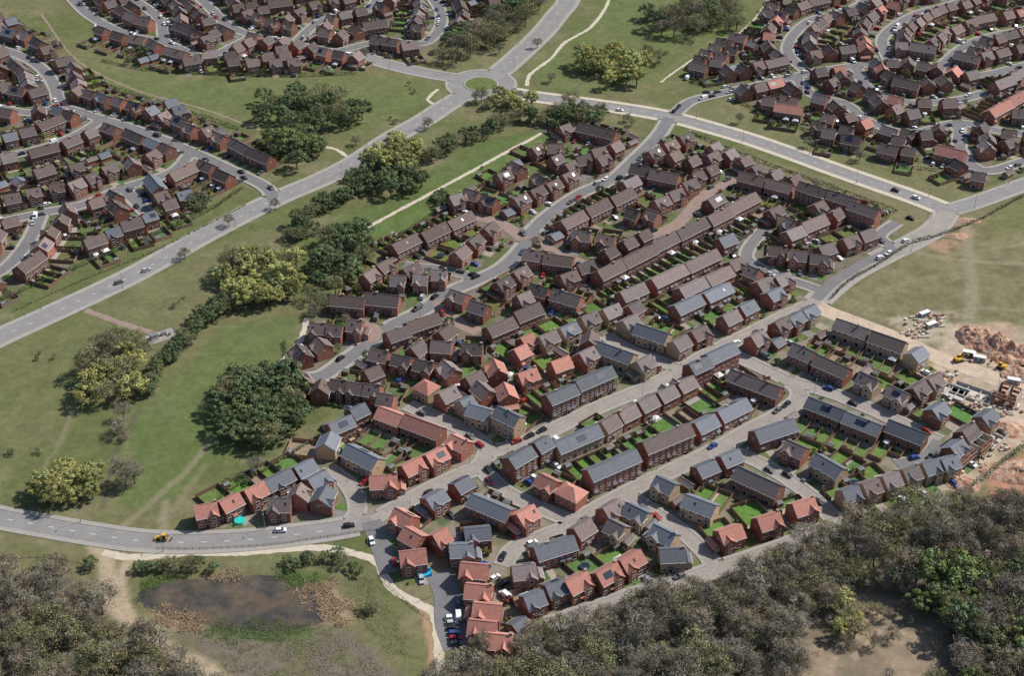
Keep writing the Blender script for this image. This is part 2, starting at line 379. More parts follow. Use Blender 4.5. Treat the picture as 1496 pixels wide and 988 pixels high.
def house_mesh(kind,n,wu,D,roof,brick,var):
    key=(kind,n,round(wu*2)/2,D,roof,brick,var)
    wu=key[2]
    if key in HC: return HC[key]
    mb=MB(); rr=random.Random(str(key)); r='roof_'+roof; W=n*wu
    st=3 if kind=='3' else 2
    he=2.5*st; tan=math.tan(math.radians(rr.choice([36,38,40] if roof!='g' else [33,36])))
    if kind=='H': hip(mb,W,D,he,tan*.85,brick,r)
    else: gable(mb,0,0,W,D,0,he,tan,0,brick,r)
    hr=he+D/2*tan
    for k in range(n):
        c=-W/2+wu*(k+.5); mir=1 if (k%2==0) else -1
        big=wu>6.5
        for fl in range(st):
            z=.9+2.5*fl
            if fl==0:
                win(mb,0,W,D,c+mir*wu*.2,z,1.5,1.25)
                dx=c-mir*wu*(.08 if big else .27)
                mb.box(dx,-D/2-.02,0.02,2.1,1.05,.08,'door_mat')
                mb.box(dx,-D/2-.012,0.01,2.2,1.25,.05,'upvc')
                mb.hexa([(dx-.9,-D/2-1.0,2.3),(dx+.9,-D/2-1.0,2.3),(dx+.9,-D/2,2.75),(dx-.9,-D/2,2.75)],[(dx-.9,-D/2-1.0,2.4),(dx+.9,-D/2-1.0,2.4),(dx+.9,-D/2,2.9),(dx-.9,-D/2,2.9)],r)
                win(mb,1,W,D,c+wu*.18,.15,1.9,2.0); win(mb,1,W,D,c-wu*.25,.95,1.0,1.1)
                if big: win(mb,0,W,D,c-mir*wu*.34,z,1.2,1.2)
            else:
                win(mb,0,W,D,c+mir*wu*.22,z,1.25,1.15); win(mb,0,W,D,c-mir*wu*.25,z,1.0,1.15)
                win(mb,1,W,D,c+wu*.22,z,1.25,1.15); win(mb,1,W,D,c-wu*.22,z,.9,1.1)
                if big: win(mb,0,W,D,c,z+.2,.7,.9)
    win(mb,2,W,D,0.5,3.6,.8,1.0); win(mb,3,W,D,-.5,3.6,.8,1.0)
    if kind=='F' or (kind=='D' and var%2==0):
        gw=wu*.46; gx=-wu*.24 if var%4<2 else wu*.24
        gable(mb,gx,-D/4-.45,D/2+.9,gw,0.01,he-.02,tan,1,brick,r,ov=.25)
        for fl in range(st): win(mb,0,W,D,gx,.9+2.5*fl,1.5,1.25,cy=-.9)
    if kind in('D','F') and var%3==0:
        s=1 if var%2 else -1
        gable(mb,s*(W/2+1.35),.6,5.6,2.7,.0,2.4,.55,1,brick,r,ov=.2)
        mb.box(s*(W/2+1.35),.6-2.8-.03,.03,2.1,2.2,.08,'garage_door')
    if (roof=='d' and rr.random()<.7) or rr.random()<.35:
        for k in range(max(1,n//2)):
            cx=(-W/2+wu*(2*k+1)) if n>1 else (W/2-.5)
            mb.box(cx,.3,hr-1.0,hr+.85,.95,.6,brick); mb.box(cx,.3,hr+.85,hr+.95,1.1,.75,'concrete')
            for o in(-.22,.22): mb.cyl((cx+o,.3,hr+.95),(cx+o,.3,hr+1.25),.13,.11,'roof_r',6)
    if kind=='T' or kind=='3':
        for k in range(1,n):
            if rr.random()<.5:
                for s in(1,-1):
                    x=-W/2+wu*k; e=he-.35*tan
                    b=[(x-.06,0,hr+.15),(x+.06,0,hr+.15),(x+.06,s*(D/2+.3),e+.17),(x-.06,s*(D/2+.3),e+.17)]
                    mb.hexa(b,[(a[0],a[1],a[2]+.07) for a in b],r)
    if rr.random()<(.22 if roof=='g' else .07) and kind!='H':
        s=-1 if rr.random()<.6 else 1; x=rr.uniform(-W/4,W/4); pw=min(W*.4,4.)
        f=lambda x,q,z:(x,s*D/2*q,he+(1-q)*D/2*tan+.19+z)
        b=[f(x-pw/2,.25,0),f(x+pw/2,.25,0),f(x+pw/2,.75,0),f(x-pw/2,.75,0)]
        mb.hexa(b,[(a[0],a[1],a[2]+.06) for a in b],'solar_glass')
    elif rr.random()<.45 and kind!='H':
        s=-1; x=rr.uniform(-W/3,W/3)
        f=lambda x,q,z:(x,s*D/2*q,he+(1-q)*D/2*tan+.18+z)
        b=[f(x-.4,.35,0),f(x+.4,.35,0),f(x+.4,.62,0),f(x-.4,.62,0)]
        mb.hexa(b,[(a[0],a[1],a[2]+.05) for a in b],'glass')
    me=mb.mesh('brick_house'); HC[key]=me; return me
HOUSES=[]
GARD={}
def house(x,y,ang,kind='D',n=1,wu=None,D=None,roof='d',brick='brick_red',tol=.1,area=None,new=False,codes=(1,2,4)):
    D=D or (7.4 if kind!='T' else 7.8); wu=round((wu or (8.0 if n==1 else 5.2))*2)/2
    W=n*wu
    best=None
    cc,ss=math.cos(ang),math.sin(ang)
    cand=[(0,0)] if tol<=.05 else [(0,0)]+[(r*math.cos(a),r*math.sin(a)) for r in(1.5,3,4.5) for a in np.linspace(0,2*math.pi,8,endpoint=False)]
    for a,b in cand:
        xx=x+a*cc-b*ss; yy=y+a*ss+b*cc
        q=frac(xx,yy,W+1.0,D+1.0,ang,codes)+.006*math.hypot(a,b)
        if best is None or q<best[0]-1e-6: best=(q,xx,yy)
        if q<=0: break
    if best[0]>tol: return False
    _,x,y=best
    mark(x,y,W+.4,D+.4,ang,2)
    me=house_mesh(kind,n,wu,D,roof,brick,random.randrange(6))
    nm='brick_house' if n==1 else ('semi_detached_houses' if n==2 else 'terraced_houses')
    put(nm,me,(x,y,0),ang)
    HOUSES.append((x,y,ang,n,wu,D,new)); return True
def alloc():
    # reserve back gardens for every house that has none yet
    todo=[i for i in range(len(HOUSES)) if i not in GARD]; random.shuffle(todo)
    for hi in todo:
        x,y,ang,n,wu,D,new=HOUSES[hi]; c,s=math.cos(ang),math.sin(ang); W=n*wu; out=[]
        for k in range(n):
            a0=-W/2+wu*(k+.5); ew=wu+(1.6 if n==1 else 0); got=0
            for Lg in (12,10.5,9,7.5,6,4.5,3):
                b=D/2+.6+Lg/2; qx,qy=x+a0*c-b*s,y+a0*s+b*c
                if frac(qx,qy,ew-.4,Lg-.8,ang,(1,2,3))<.05: got=Lg; mark(qx,qy,ew,Lg+.4,ang,3); break
            out.append(got)
        GARD[hi]=out
def front_ang(ang,down):
    fy=-math.cos(ang)
    if (fy<0)!=down: ang+=math.pi
    return ang
def terr(x1,y1,x2,y2,roof='d',brick='brick_red',down=True,kind='T',u=5.2,new=False,tol=.2):
    a=G(x1,y1,3.5);b=G(x2,y2,3.5); L=math.dist(a,b); ang=math.atan2(b[1]-a[1],b[0]-a[0])
    n=max(1,round(L/u)); k=math.ceil(n/4)
    for i in range(k):
        n0=i*n//k;n1=(i+1)*n//k; m=n1-n0; t=(n0+n1)/2/n
        off=U(-.8,.8) if k>1 else 0
        house(a[0]+(b[0]-a[0])*t-math.sin(ang)*off,a[1]+(b[1]-a[1])*t+math.cos(ang)*off,front_ang(ang,down),kind if m>1 else 'D',m,L/n-(.25 if k>1 else 0),None,roof,brick,tol,new=new)
def det(x1,y1,x2,y2,n,roof='d',brick='brick_red',down=True,kind=None,cross=False,new=False,wu=None):
    a=G(x1,y1,3.5);b=G(x2,y2,3.5); L=math.dist(a,b); ang=math.atan2(b[1]-a[1],b[0]-a[0])
    for i in range(n):
        t=i/(n-1) if n>1 else .5
        w=wu or min(8.6,max(6.4,(L/(n-1) if n>1 else 8.5)-1.8))
        A2=ang+(math.pi/2 if cross else 0)
        rf=roof if isinstance(roof,str) and len(roof)==1 else roof[i%len(roof)]
        house(a[0]+(b[0]-a[0])*t,a[1]+(b[1]-a[1])*t,front_ang(A2,down),kind or random.choice('DDFF'),1,w,None,rf,brick,.25,new=new)
def one(x,y,d,roof='g',brick='brick_red',kind=None,wu=8.2,down=True,new=True,n=1):
    ang={'/':math.radians(42),'\\':math.radians(-38),'-':0.05,'|':math.radians(80)}[d] if isinstance(d,str) else math.radians(d)
    p=G(x,y,3.5); kind=kind or random.choice('DF')
    house(p[0],p[1],front_ang(ang,down),kind,n,wu,None,roof,brick,.3,new=new)
BU='brick_buff';BR='brick_red';BD='brick_dark'
terr(1178,592,1345,657,'g',BD,False,new=True)
terr(1155,515,1240,553,'b',BR,True,new=True); det(1265,565,1300,582,2,'b',BU,new=True); one(1340,575,'/','b'); one(1368,605,'/','g',BD)
terr(1220,478,1318,512,'b',BU,False,new=True); one(1337,520,'/','g',BU); one(1180,458,'/','g',BU)
one(1385,655,'/','g',BD); one(1412,638,'/','b',BD); one(1440,615,'/','g',BD)
one(1162,662,'\\','b',BR); terr(1190,675,1230,698,'g',BU,True,new=True)
det(1240,727,1385,678,6,['g','b','b','b','g'],BU,new=True,kind='F')
terr(1085,640,1140,622,'g',BD,True,new=True); one(1075,645,'/','g',BD,wu=6)
terr(1065,552,1140,580,'b',BD,False,new=True)
one(1105,500,'/','b',BR,'D'); one(1140,480,'/','b'); one(1160,468,'/','g',BR)
terr(1075,695,1140,725,'b',BR,False,new=True)
det(1030,690,1065,675,2,'g',BR,new=True)
terr(1000,735,1045,752,'g',BU,True,new=True); one(960,715,'\\','g',BU)
det(1065,785,1175,750,3,'r',BR,new=True,kind='F',wu=9)
one(930,755,'\\','g',BU,wu=9); one(970,787,'\\','g',BU,wu=9); one(1000,815,'-','g',BU,wu=8.5)
one(905,742,'/','b',BR)
one(745,632,'\\','g',BU,'3',wu=5.5,n=2); terr(690,612,725,622,'g',BU,True,new=True); one(680,605,'/','g',BU,wu=6)
one(746,688,'/','g',BR,'3',n=2,wu=5.5); one(778,670,'/','g',BR,'3',wu=7)
one(797,714,'\\','r'); one(836,732,'\\','r',kind='H',wu=9.5)
terr(858,708,928,678,'g',BR,True,'3',new=True); terr(938,668,1005,640,'b',BR,True,'3',new=True); terr(1015,634,1090,597,'g',BR,True,new=True)
terr(800,665,865,637,'g',BU,False,new=True); one(885,627,'/','b',BU); det(915,610,1000,567,4,'b',BR,False,new=True)
terr(1003,552,1072,520,'g',BR,False,'3',new=True)
one(1040,630,'/','g',BR)
terr(985,460,1060,425,'g',BR,True,new=True)
det(1020,492,1065,470,2,'b',BR,new=True); det(1090,455,1130,435,2,'g',BR,new=True)
det(1080,395,1120,412,1,'b',BR,new=True); det(1115,420,1142,408,2,'b',BR,new=True)
terr(930,485,975,500,'g',BU,True,new=True); one(993,513,'/','b',BU); one(912,480,'/','b',BU); terr(875,512,925,530,'g',BU,False,new=True); one(940,540,'/','b',BU)
det(800,500,888,462,4,['b','g','b'],BU,True,new=True)
terr(805,605,905,562,'g',BR,True,'3',new=True)
det(770,555,818,538,2,'r',BR,new=True); det(740,580,725,545,2,'r',BR,new=True); det(760,520,780,510,2,'r',BR,new=True); one(692,560,'/','b')
one(865,505,'|','b',BR); one(862,525,'/','b',BR)
terr(555,606,645,640,'r',BR,False,new=True); one(680,657,'\\','r'); det(640,675,600,695,2,'r',BR,kind='F',new=True)
one(548,718,5,'r',BR,'F',wu=10); one(612,578,'\\','r',BU,'H'); one(645,587,'/','b',BR); one(660,600,'/','b')
one(480,652,'|','g',BU); terr(502,662,548,685,'g',BU,True,new=True)
one(445,690,'/','g',BR); one(407,707,'/','g',BR,n=2,wu=5.4); one(378,722,'/','r'); one(352,732,'/','r')
one(317,756,20,'r'); one(407,755,0,'b',BR,'F'); one(480,742,75,'g',BR); one(475,715,'/','g',BR); one(455,730,'|','b',BR,wu=6)
one(577,755,'\\','r'); one(590,782,'\\','r'); one(597,820,10,'r',BR,'F',wu=9); one(628,800,'/','r',wu=6)
one(636,730,'/','g'); one(675,710,'/','g',wu=7); terr(690,735,745,758,'g',BR,True,new=True); one(780,768,'/','r')
one(660,800,5,'g'); one(700,797,8,'g',wu=9); one(850,775,'/','b',BR)
one(765,840,10,'b',BR,'F'); terr(780,815,838,797,'g',BR,True,new=True)
for x,y in((686,838),(692,862),(700,885),(708,908),(716,930)): one(x,y,-8,'r',BR,'F',wu=9)
det(850,865,920,825,3,'r',BR,kind='F',new=True,wu=9); det(785,890,820,877,2,'g',BR,new=True,kind='F')
one(885,770,'\\','b',BU,wu=7)
terr(845,190,900,203,'d',BR); one(812,222,'-','d'); one(880,238,'/','d'); det(855,238,880,232,2,'d')
det(755,250,790,268,2,'d'); one(735,262,'/','d'); det(690,290,715,298,2,'d'); det(760,297,830,263,4,'d'); terr(775,312,845,280,'d')
terr(575,372,688,318,'d',BR,True); det(715,340,670,377,3,'d'); det(630,385,600,400,2,'d')
det(955,228,1000,207,3,'d'); one(1040,235,'/','d'); terr(912,250,985,265,'d')
terr(820,335,915,288,'d'); det(850,350,885,355,2,'d'); det(925,318,945,325,2,'d'); det(965,300,1015,280,3,'d')
terr(872,410,1103,292,'d',BD,False)
terr(750,375,825,385,'d'); det(735,420,760,405,2,'d'); terr(775,425,845,445,'d'); terr(710,488,790,455,'d',BR,False); det(655,440,700,455,2,'b')
terr(1075,258,1155,278,'d',BR,False); terr(1165,282,1295,325,'d',BR,True,'3')
one(1125,318,'/','b'); terr(1145,350,1205,325,'b',BR); det(1205,370,1275,345,3,'b'); det(1128,375,1225,385,4,'d'); det(1150,330,1180,345,1,'b')
terr(950,420,1045,375,'b',BR,True); terr(1055,365,1110,342,'g',BR,True)
terr(905,440,940,425,'b'); terr(1000,440,1075,405,'b',BR,False)
det(430,525,450,553,2,'d'); det(465,485,515,490,3,'d'); terr(480,445,580,455,'d'); det(540,408,560,395,2,'b'); det(590,412,640,415,3,'b')
terr(560,495,640,468,'d'); det(495,568,570,580,4,'d'); det(480,575,485,560,1,'d'); det(555,525,620,540,3,'d',BR); det(645,512,690,515,2,'d'); det(470,510,480,520,2,'d')
det(690,575,650,540,2,'b'); det(830,410,860,400,2,'d'); det(640,500,620,515,2,'d')
terr(1375,208,1500,140,'r',BR,True); terr(1440,130,1500,108,'b',BR); terr(1380,222,1420,232,'r',BR)
print('explicit',len(HOUSES)); alloc()
def inside(poly,x,y): return bool(pip(poly,np.array([x]),np.array([y]))[0])
def along(r,poly,roofs,bricks,new=False,D=7.4):
    p=r['p'];n,t=normals(p)
    for s in(1,-1):
        k=0
        while k<len(p):
            kd=random.choice(['1','1','1','2','3']); nn=int(kd); wu=U(6.6,8) if nn==1 else 5.
            off=r['w']/2+r['pav']+U(3.0,6)+D/2
            q=p[k]+n[k]*s*off; ok=False
            fx,fy=-n[k]*s; ang=math.atan2(fx,-fy)+U(-.08,.08)
            if nn==1 and R()<.25: ang+=math.pi/2
            if (poly is None or inside(poly,*q)) and frac(q[0],q[1],nn*wu+1,D+1,ang,(1,2,3))<.01:
                ok=house(q[0],q[1],ang,random.choice('DDF') if nn==1 else 'T',nn,wu,D,random.choice(roofs),random.choice(bricks),.01,new=new)
            k+=max(1,int((nn*wu+U(2,4.5))/2)) if ok else 1
def fill(poly,ang0,roofs,bricks,gap=5.,new=False,D=7.4,sidegap=2.6):
    xs=[a for a,b in poly];ys=[b for a,b in poly]; c,s=math.cos(ang0),math.sin(ang0)
    cx,cy=sum(xs)/len(xs),sum(ys)/len(ys)
    for j in np.arange(-300,300,2.5):
        for i in np.arange(-380,380,2.5):
            x=cx+i*c-j*s; y=cy+i*s+j*c
            if not(min(xs)<x<max(xs) and min(ys)<y<max(ys)): continue
            if at(x,y) or not inside(poly,x,y): continue
            nn=random.choice([1,1,2,2,3]); wu=7. if nn==1 else 5.
            for nn,wu in((nn,wu),(1,6.8)):
                if frac(x,y,nn*wu+sidegap,D+gap,ang0,(1,2,3))<.03:
                    b=-gap/2+1.0 # house to one end of its plot, garden behind
                    fl=math.pi if R()<.5 else 0
                    if house(x+(0 if not fl else 0),y,ang0+fl+U(-.1,.1),random.choice('DDF') if nn==1 else 'T',nn,wu,D,random.choice(roofs),random.choice(bricks),.05,new=new,codes=(1,2,3)):
                        h=HOUSES[-1]; ca,sa=math.cos(h[2]),math.sin(h[2]); bb=D/2+3.2
                        q=rect_idx(h[0]-bb*sa,h[1]+bb*ca,nn*wu+1,6.,h[2])
                        if q:
                            i0,i1,j0,j1,M=q; S=occ[i0:i1,j0:j1]; S[M&(S==0)]=5
                    break
P_ur=GL([(1130,-40),(1115,20),(1090,60),(1020,90),(1010,120),(1060,118),(1090,150),(1180,185),(1210,210),(1290,232),(1370,245),(1430,275),(1520,255),(1620,200),(1620,-60)])
P_ul=GL([(95,-40),(120,20),(175,88),(260,102),(400,105),(525,102),(540,70),(600,80),(650,60),(700,25),(740,10),(770,-40)])
P_l=GL([(-60,10),(30,45),(70,85),(110,110),(230,150),(330,190),(388,215),(385,240),(350,262),(300,285),(225,330),(120,378),(20,425),(-60,450)])
P_c=GL([(985,200),(1100,250),(1300,318),(1320,350),(1200,425),(1060,500),(930,560),(760,630),(650,600),(590,580),(480,585),(415,545),(440,480),(520,420),(560,370),(680,280),(800,215),(850,185),(930,200)])
P_n=GL([(1200,445),(1330,505),(1360,570),(1395,620),(1395,680),(1240,745),(1110,780),(960,840),(790,905),(720,950),(680,940),(665,850),(570,830),(560,770),(300,775),(320,735),(470,640),(560,590),(640,590),(760,560),(930,470),(1100,400)])
for r in ROADS:
    k=r['kind']
    if k=='ur': along(r,P_ur,'dddddbbr',[BR,BD])
    if k=='ul': along(r,P_ul,'ddddb',[BR,BD])
    if k=='l': along(r,P_l,'ddddbg',[BR,BD])
alloc(); print('with streets',len(HOUSES))
fill(P_ur,math.radians(-25),'dddddbr',[BR,BD]); fill(P_ul,math.radians(20),'ddddb',[BR,BD]); fill(P_l,math.radians(35),'ddddg',[BR,BD])
fill(P_c,math.radians(42),'dddb',[BR,BD],4.5); fill(P_n,math.radians(41),'gbbggr',[BR,BR,BU],5.5,new=True)
occ[occ==5]=0
alloc(); print('houses',len(HOUSES))
# ------------------------------------------------------------------ leaf meshes
def leafmesh(name,verts_leaf,cols,mb,mat='leaf_green'):
    base=len(mb.v); nq=len(verts_leaf)//4
    V=np.concatenate([np.array(mb.v,dtype=np.float32).reshape(-1,3),verts_leaf.astype(np.float32)])
    me=bpy.data.meshes.new(name)
    loops=[];st=[]
    for f in mb.f: st.append(len(loops)); loops.extend(f)
    l0=len(loops); loops=np.concatenate([np.array(loops,dtype=np.int32),np.arange(nq*4,dtype=np.int32)+base])
    st=np.concatenate([np.array(st,dtype=np.int32),l0+4*np.arange(nq,dtype=np.int32)]).astype(np.int32)
    me.vertices.add(len(V)); me.vertices.foreach_set('co',V.ravel())
    me.loops.add(len(loops)); me.loops.foreach_set('vertex_index',loops)
    me.polygons.add(len(st)); me.polygons.foreach_set('loop_start',st)
    mats=mb.mats+[mat]
    for m in mats: me.materials.append(MATS[m])
    me.update(calc_edges=True)
    me.polygons.foreach_set('material_index',np.array(mb.m+[len(mats)-1]*nq,dtype=np.int32))
    at_=me.color_attributes.new('Col','FLOAT_COLOR','POINT')
    a=np.ones((len(V),4),dtype=np.float32); a[base:,:3]=np.repeat(cols,4,axis=0); at_.data.foreach_set('color',a.ravel())
    me.validate(); return me
def quads(pos,nrm,sx,sy,r):
    n=len(pos); nrm=nrm/np.maximum(1e-6,np.linalg.norm(nrm,axis=1))[:,None]
    t=r.normal(size=(n,3)); t-=nrm*(t*nrm).sum(1)[:,None]; t/=np.linalg.norm(t,axis=1)[:,None]; b=np.cross(nrm,t)
    sx=sx[:,None]/2;sy=sy[:,None]/2
    return np.stack([pos-t*sx-b*sy*.6,pos+t*sx*.7-b*sy,pos+t*sx+b*sy*.7,pos-t*sx*.8+b*sy],1).reshape(-1,3)
def tree_mesh(kind,seed):
    r=np.random.default_rng(seed); rr=random.Random(seed); mb=MB()
    col={'Y':(.34,.34,.125),'O':(.24,.235,.12),'G':(.13,.17,.078),'B':(.26,.225,.175),'S':(.6,.58,.5),'C':(.055,.08,.045),'F':(.165,.205,.075)}[kind]
    Ht=rr.uniform(10,13); cr=rr.uniform(4.2,5.4)
    if kind=='C': Ht=9;cr=2.2
    zt=Ht*.38; mb.cyl((0,0,-.1),(rr.uniform(-.3,.3),rr.uniform(-.3,.3),zt),.38,.24,'bark',7,False)
    K={'Y':24,'O':20,'G':20,'B':18,'S':14,'C':12,'F':20}[kind]
    tips=[]
    for k in range(K):
        a=k*2.4+rr.uniform(-.5,.5); q=(k+.5)/K
        if kind=='C': rad=cr*(1-q)*.8; z=Ht*(.12+.8*q)
        else:
            el=math.asin(max(-.35,min(.98,-.35+1.3*q))); rad=cr*math.cos(el)*rr.uniform(.55,1.05); z=Ht*.56+math.sin(el)*Ht*.36*rr.uniform(.75,1.15)
        tip=(math.cos(a)*rad,math.sin(a)*rad,z); tips.append(tip)
        mid=(tip[0]*.45,tip[1]*.45,zt+(z-zt)*.45)
        mb.cyl((0,0,zt*rr.uniform(.7,1)),mid,.15,.09,'bark',4,False); mb.cyl(mid,tip,.09,.03,'bark',4,False)
        if kind in'BO':
            for _ in range(4):
                e=Vector(tip)+Vector((rr.uniform(-1,1),rr.uniform(-1,1),rr.uniform(-.2,1.2)))*1.6
                mb.cyl(tuple(Vector(mid).lerp(Vector(tip),rr.uniform(.3,.9))),tuple(e),.05,.02,'bark',3,False)
    tips=np.array(tips); n={'Y':2600,'O':1600,'G':2400,'B':1500,'S':1400,'C':1200,'F':2400}[kind]
    ci=r.integers(0,K,n); cl=r.uniform(.62,1.35,K); crad=r.uniform(.20,.36,K)*cr
    d=r.normal(size=(n,3)); d/=np.linalg.norm(d,axis=1)[:,None]
    low=d[:,2]<-.4; d[low,2]*=-1
    rad=crad[ci]*(r.random(n)**.4)*r.uniform(.85,1.15,n)
    pos=tips[ci]+d*rad[:,None]*np.array([1,1,.8])
    c=np.array(col)[None,:]*(cl[ci]*r.uniform(.75,1.25,n))[:,None]
    hue=r.uniform(-.12,.12,K)[ci]; c[:,0]*=1+hue; c[:,2]*=1-hue
    if kind=='B':
        sx=r.uniform(.8,1.9,n);sy=r.uniform(.06,.14,n); nrm=r.normal(size=(n,3))
        pos=tips[ci]+d*rad[:,None]*1.5
        g=r.random(n)<.15; c[g]=np.array([.2,.21,.09]); sx[g]=.4; sy[g]=.3
    elif kind=='O':
        s=r.uniform(.22,.48,n); sx=s;sy=s*r.uniform(.4,1,n); nrm=d+r.normal(size=(n,3))*.8; pos=tips[ci]+d*rad[:,None]*1.35
    else:
        s=r.uniform(.26,.58,n); sx=s;sy=s*r.uniform(.7,1,n); nrm=d+r.normal(size=(n,3))*.5
        if kind=='S': sx*=.8;sy*=.8
    return leafmesh('tree',quads(pos,nrm,sx,sy,r),c,mb)
TM={k:[tree_mesh(k,100*i+ord(k)) for i in range(5 if k in'BOYG' else 3)] for k in 'YOGBSCF'}
TN={'Y':'willow_tree','O':'budding_tree','G':'hawthorn_tree','B':'bare_tree','S':'blossom_tree','C':'conifer_tree','F':'leafy_tree'}
def tree(x,y,kind,s,force=False,sq=1.0):
    if not force and at(x,y) in(1,2): return
    s*=KS
    put(TN[kind],random.choice(TM[kind]),(x,y,-.1),U(0,6.28),(s*U(.85,1.15),s*U(.85,1.15),s*sq*U(.85,1.15)))
def clump(u,v,ru,rv,n,kinds,s,sq=.85):
    pts=[];t=0
    while len(pts)<n and t<n*40:
        t+=1; a=U(0,6.28); q=math.sqrt(R()); x,y=G(u+ru*q*math.cos(a),v+rv*q*math.sin(a))
        if all(math.dist((x,y),p)>s*4.0*KS for p in pts): pts.append((x,y))
    for x,y in pts: tree(x,y,random.choice(kinds),s*U(.65,1.2),sq=sq)
def tline(px,n,kinds,s,jit=2.,sq=.85):
    p=smooth(GL(px),1.)
    for k in range(n):
        q=p[int((k+R()*.6)/n*(len(p)-1))]; tree(q[0]+U(-jit,jit),q[1]+U(-jit,jit),random.choice(kinds),s*U(.7,1.2),sq=sq)
def wood(px,sp,kinds,s0,s1,avoid=None,prob=1.0):
    poly=GL(px); xs=[a for a,b in poly];ys=[b for a,b in poly]; sp*=KS
    x=min(xs)
    while x<max(xs):
        y=min(ys)
        while y<max(ys):
            a,b=x+U(-sp,sp)*.55,y+U(-sp,sp)*.55
            if inside(poly,a,b) and not(avoid and any(inside(q,a,b) for q in avoid)) and R()<prob:
                nz=vn(np.array([a]),np.array([b]),18,5)[0]
                ks=kinds[0] if nz<.66 else kinds[1]
                tree(a,b,random.choice(ks),U(s0,s1))
            y+=sp
        x+=sp
clump(905,108,60,24,16,'Y',1.1); clump(950,95,30,15,3,'YO',1.0); clump(1010,38,80,24,26,'BOOG',1.05); clump(1060,22,50,14,9,'BO',1.0)
tline([(640,92),(690,75),(740,50),(775,15),(790,-20)],32,'OOGB',1.0,7); tline([(650,75),(720,40),(750,5)],18,'OOGB',1.0,8)
clump(450,168,84,26,36,'GGO',.9); clump(425,222,44,26,16,'GGF',.9)
clump(750,150,50,20,18,'YYO',.8); clump(850,168,42,18,16,'GGO',.85); clump(820,190,18,10,4,'G',.8)
tline([(800,178),(745,180),(700,200),(650,222),(610,240)],38,'GOO',.65,3.5); clump(560,238,55,20,17,'Y',1.0); clump(560,272,58,18,20,'GOG',.85)
tline([(520,285),(470,308),(445,330),(425,355)],28,'GGO',.65,3.5)
clump(385,408,58,38,26,'YYYO',.95); clump(390,440,55,14,8,'Y',.85); clump(500,375,36,38,20,'GGO',.95); clump(485,415,25,22,7,'GO',.8)
tline([(350,445),(310,465),(275,500),(240,540),(215,580)],50,'GGO',.55,2.5); tline([(320,450),(280,490)],8,'G',.6,2)
clump(160,560,50,34,17,'YYO',.95); clump(175,520,40,18,10,'OBO',.85); clump(380,605,60,52,40,'GGGO',.95); clump(400,570,40,20,7,'G',1.0)
clump(100,718,44,24,16,'Y',.8); clump(190,705,18,14,3,'B',.8); clump(185,630,10,20,3,'B',.6)
clump(288,305,18,8,4,'GO',.6); clump(245,315,12,6,3,'SO',.6)
tline([(205,838),(260,832),(330,832)],12,'GO',.4,1.5); tline([(425,828),(480,820),(530,838)],12,'GO',.42,2); clump(538,892,15,8,4,'GO',.4); clump(130,830,8,5,2,'G',.45)
for u,v in((270,378),(625,188),(785,70),(730,78),(533,88),(375,690),(520,212),(695,150),(805,120),(1255,235),(1180,215),(1080,180),(402,305),(335,330)):
    x,y=G(u,v); tree(x,y,'B',.5,True)
clump(640,40,30,15,5,'OG',.6); clump(450,345,14,8,3,'G',.5); clump(465,450,20,14,7,'OB',.6); clump(650,300,20,10,4,'GO',.5)
clump(915,180,10,6,2,'GO',.5); clump(360,700,40,10,4,'G',.25); clump(190,85,20,10,5,'GO',.6)
for u,v in((300,470),(60,520),(255,440),(690,250),(1120,170),(1000,60),(560,180),(600,130),(40,660),(330,560),(480,350)):
    clump(u,v,25,10,3,'GO',.22)
clearing=GL([(1195,895),(1260,872),(1340,872),(1380,915),(1390,975),(1340,1030),(1160,1030),(1160,950)])
wood([(640,1010),(690,968),(760,945),(830,925),(930,893),(1010,872),(1080,840),(1160,806),(1235,782),(1262,760),(1330,752),(1400,740),(1440,745),(1520,735),(1620,760),(1640,1120),(600,1120)],4.9,('BBBBOB','BBBOO'),.55,1.05,[clearing],.9)
wood([(1330,860),(1620,800),(1640,1100),(1390,1100),(1390,930)],8,('BOFG','OFG'),.8,1.15,[clearing])
wood([(-60,838),(40,838),(95,850),(140,880),(165,915),(225,955),(290,990),(330,1030),(330,1120),(-90,1120)],5.0,('BBBBOB','BBOO'),.55,.98,None,.9)
clump(1235,910,20,30,6,'YO',.75); clump(1365,890,40,35,6,'F',1.1); clump(1150,800,20,5,2,'B',.5); clump(1270,930,70,45,9,'BO',.4)
def hedge(px,w,h,col=(.055,.07,.03),dens=13,world=False,name='hedge'):
    p=smooth(px if world else GL(px),.5); n,t=normals(p); r=rng; L=len(p)*.5; N=int(L*dens)
    i=r.integers(0,len(p),N); a=r.uniform(-1,1,N); z=r.random(N)**.5
    hv=.6+.8*vn(p[i][:,0],p[i][:,1],4,9)
    pos=np.c_[p[i]+n[i]*(a*w/2)[:,None]*(1-.3*z)[:,None],z*h*hv]
    nr=np.c_[n[i]*a[:,None],z]+r.normal(size=(N,3))*.4; s=r.uniform(.3,.55,N)
    c=1.5*np.array(col)[None]*r.uniform(.6,1.4,N)[:,None]
    c[:,0]*=1+.4*(vn(p[i][:,0],p[i][:,1],8,3)-.5)
    put(name,leafmesh('hedge',quads(pos,nr,s,s,r),c,MB()))
hedge([(1213,438),(1240,412),(1285,385),(1330,357),(1370,345),(1430,322),(1500,285),(1580,255)],1.4,1.6,(.05,.055,.035))
hedge([(0,440),(60,415),(130,385),(230,342),(300,312),(355,275)],2.2,2.2)
hedge([(20,25),(80,80),(120,112),(200,140),(300,172),(350,190)],2.0,1.8)
hedge([(150,90),(230,104),(400,112),(520,108)],2.0,2.0)
hedge([(1010,122),(1065,128),(1090,155),(1180,192),(1290,238),(1370,250)],1.8,1.7)
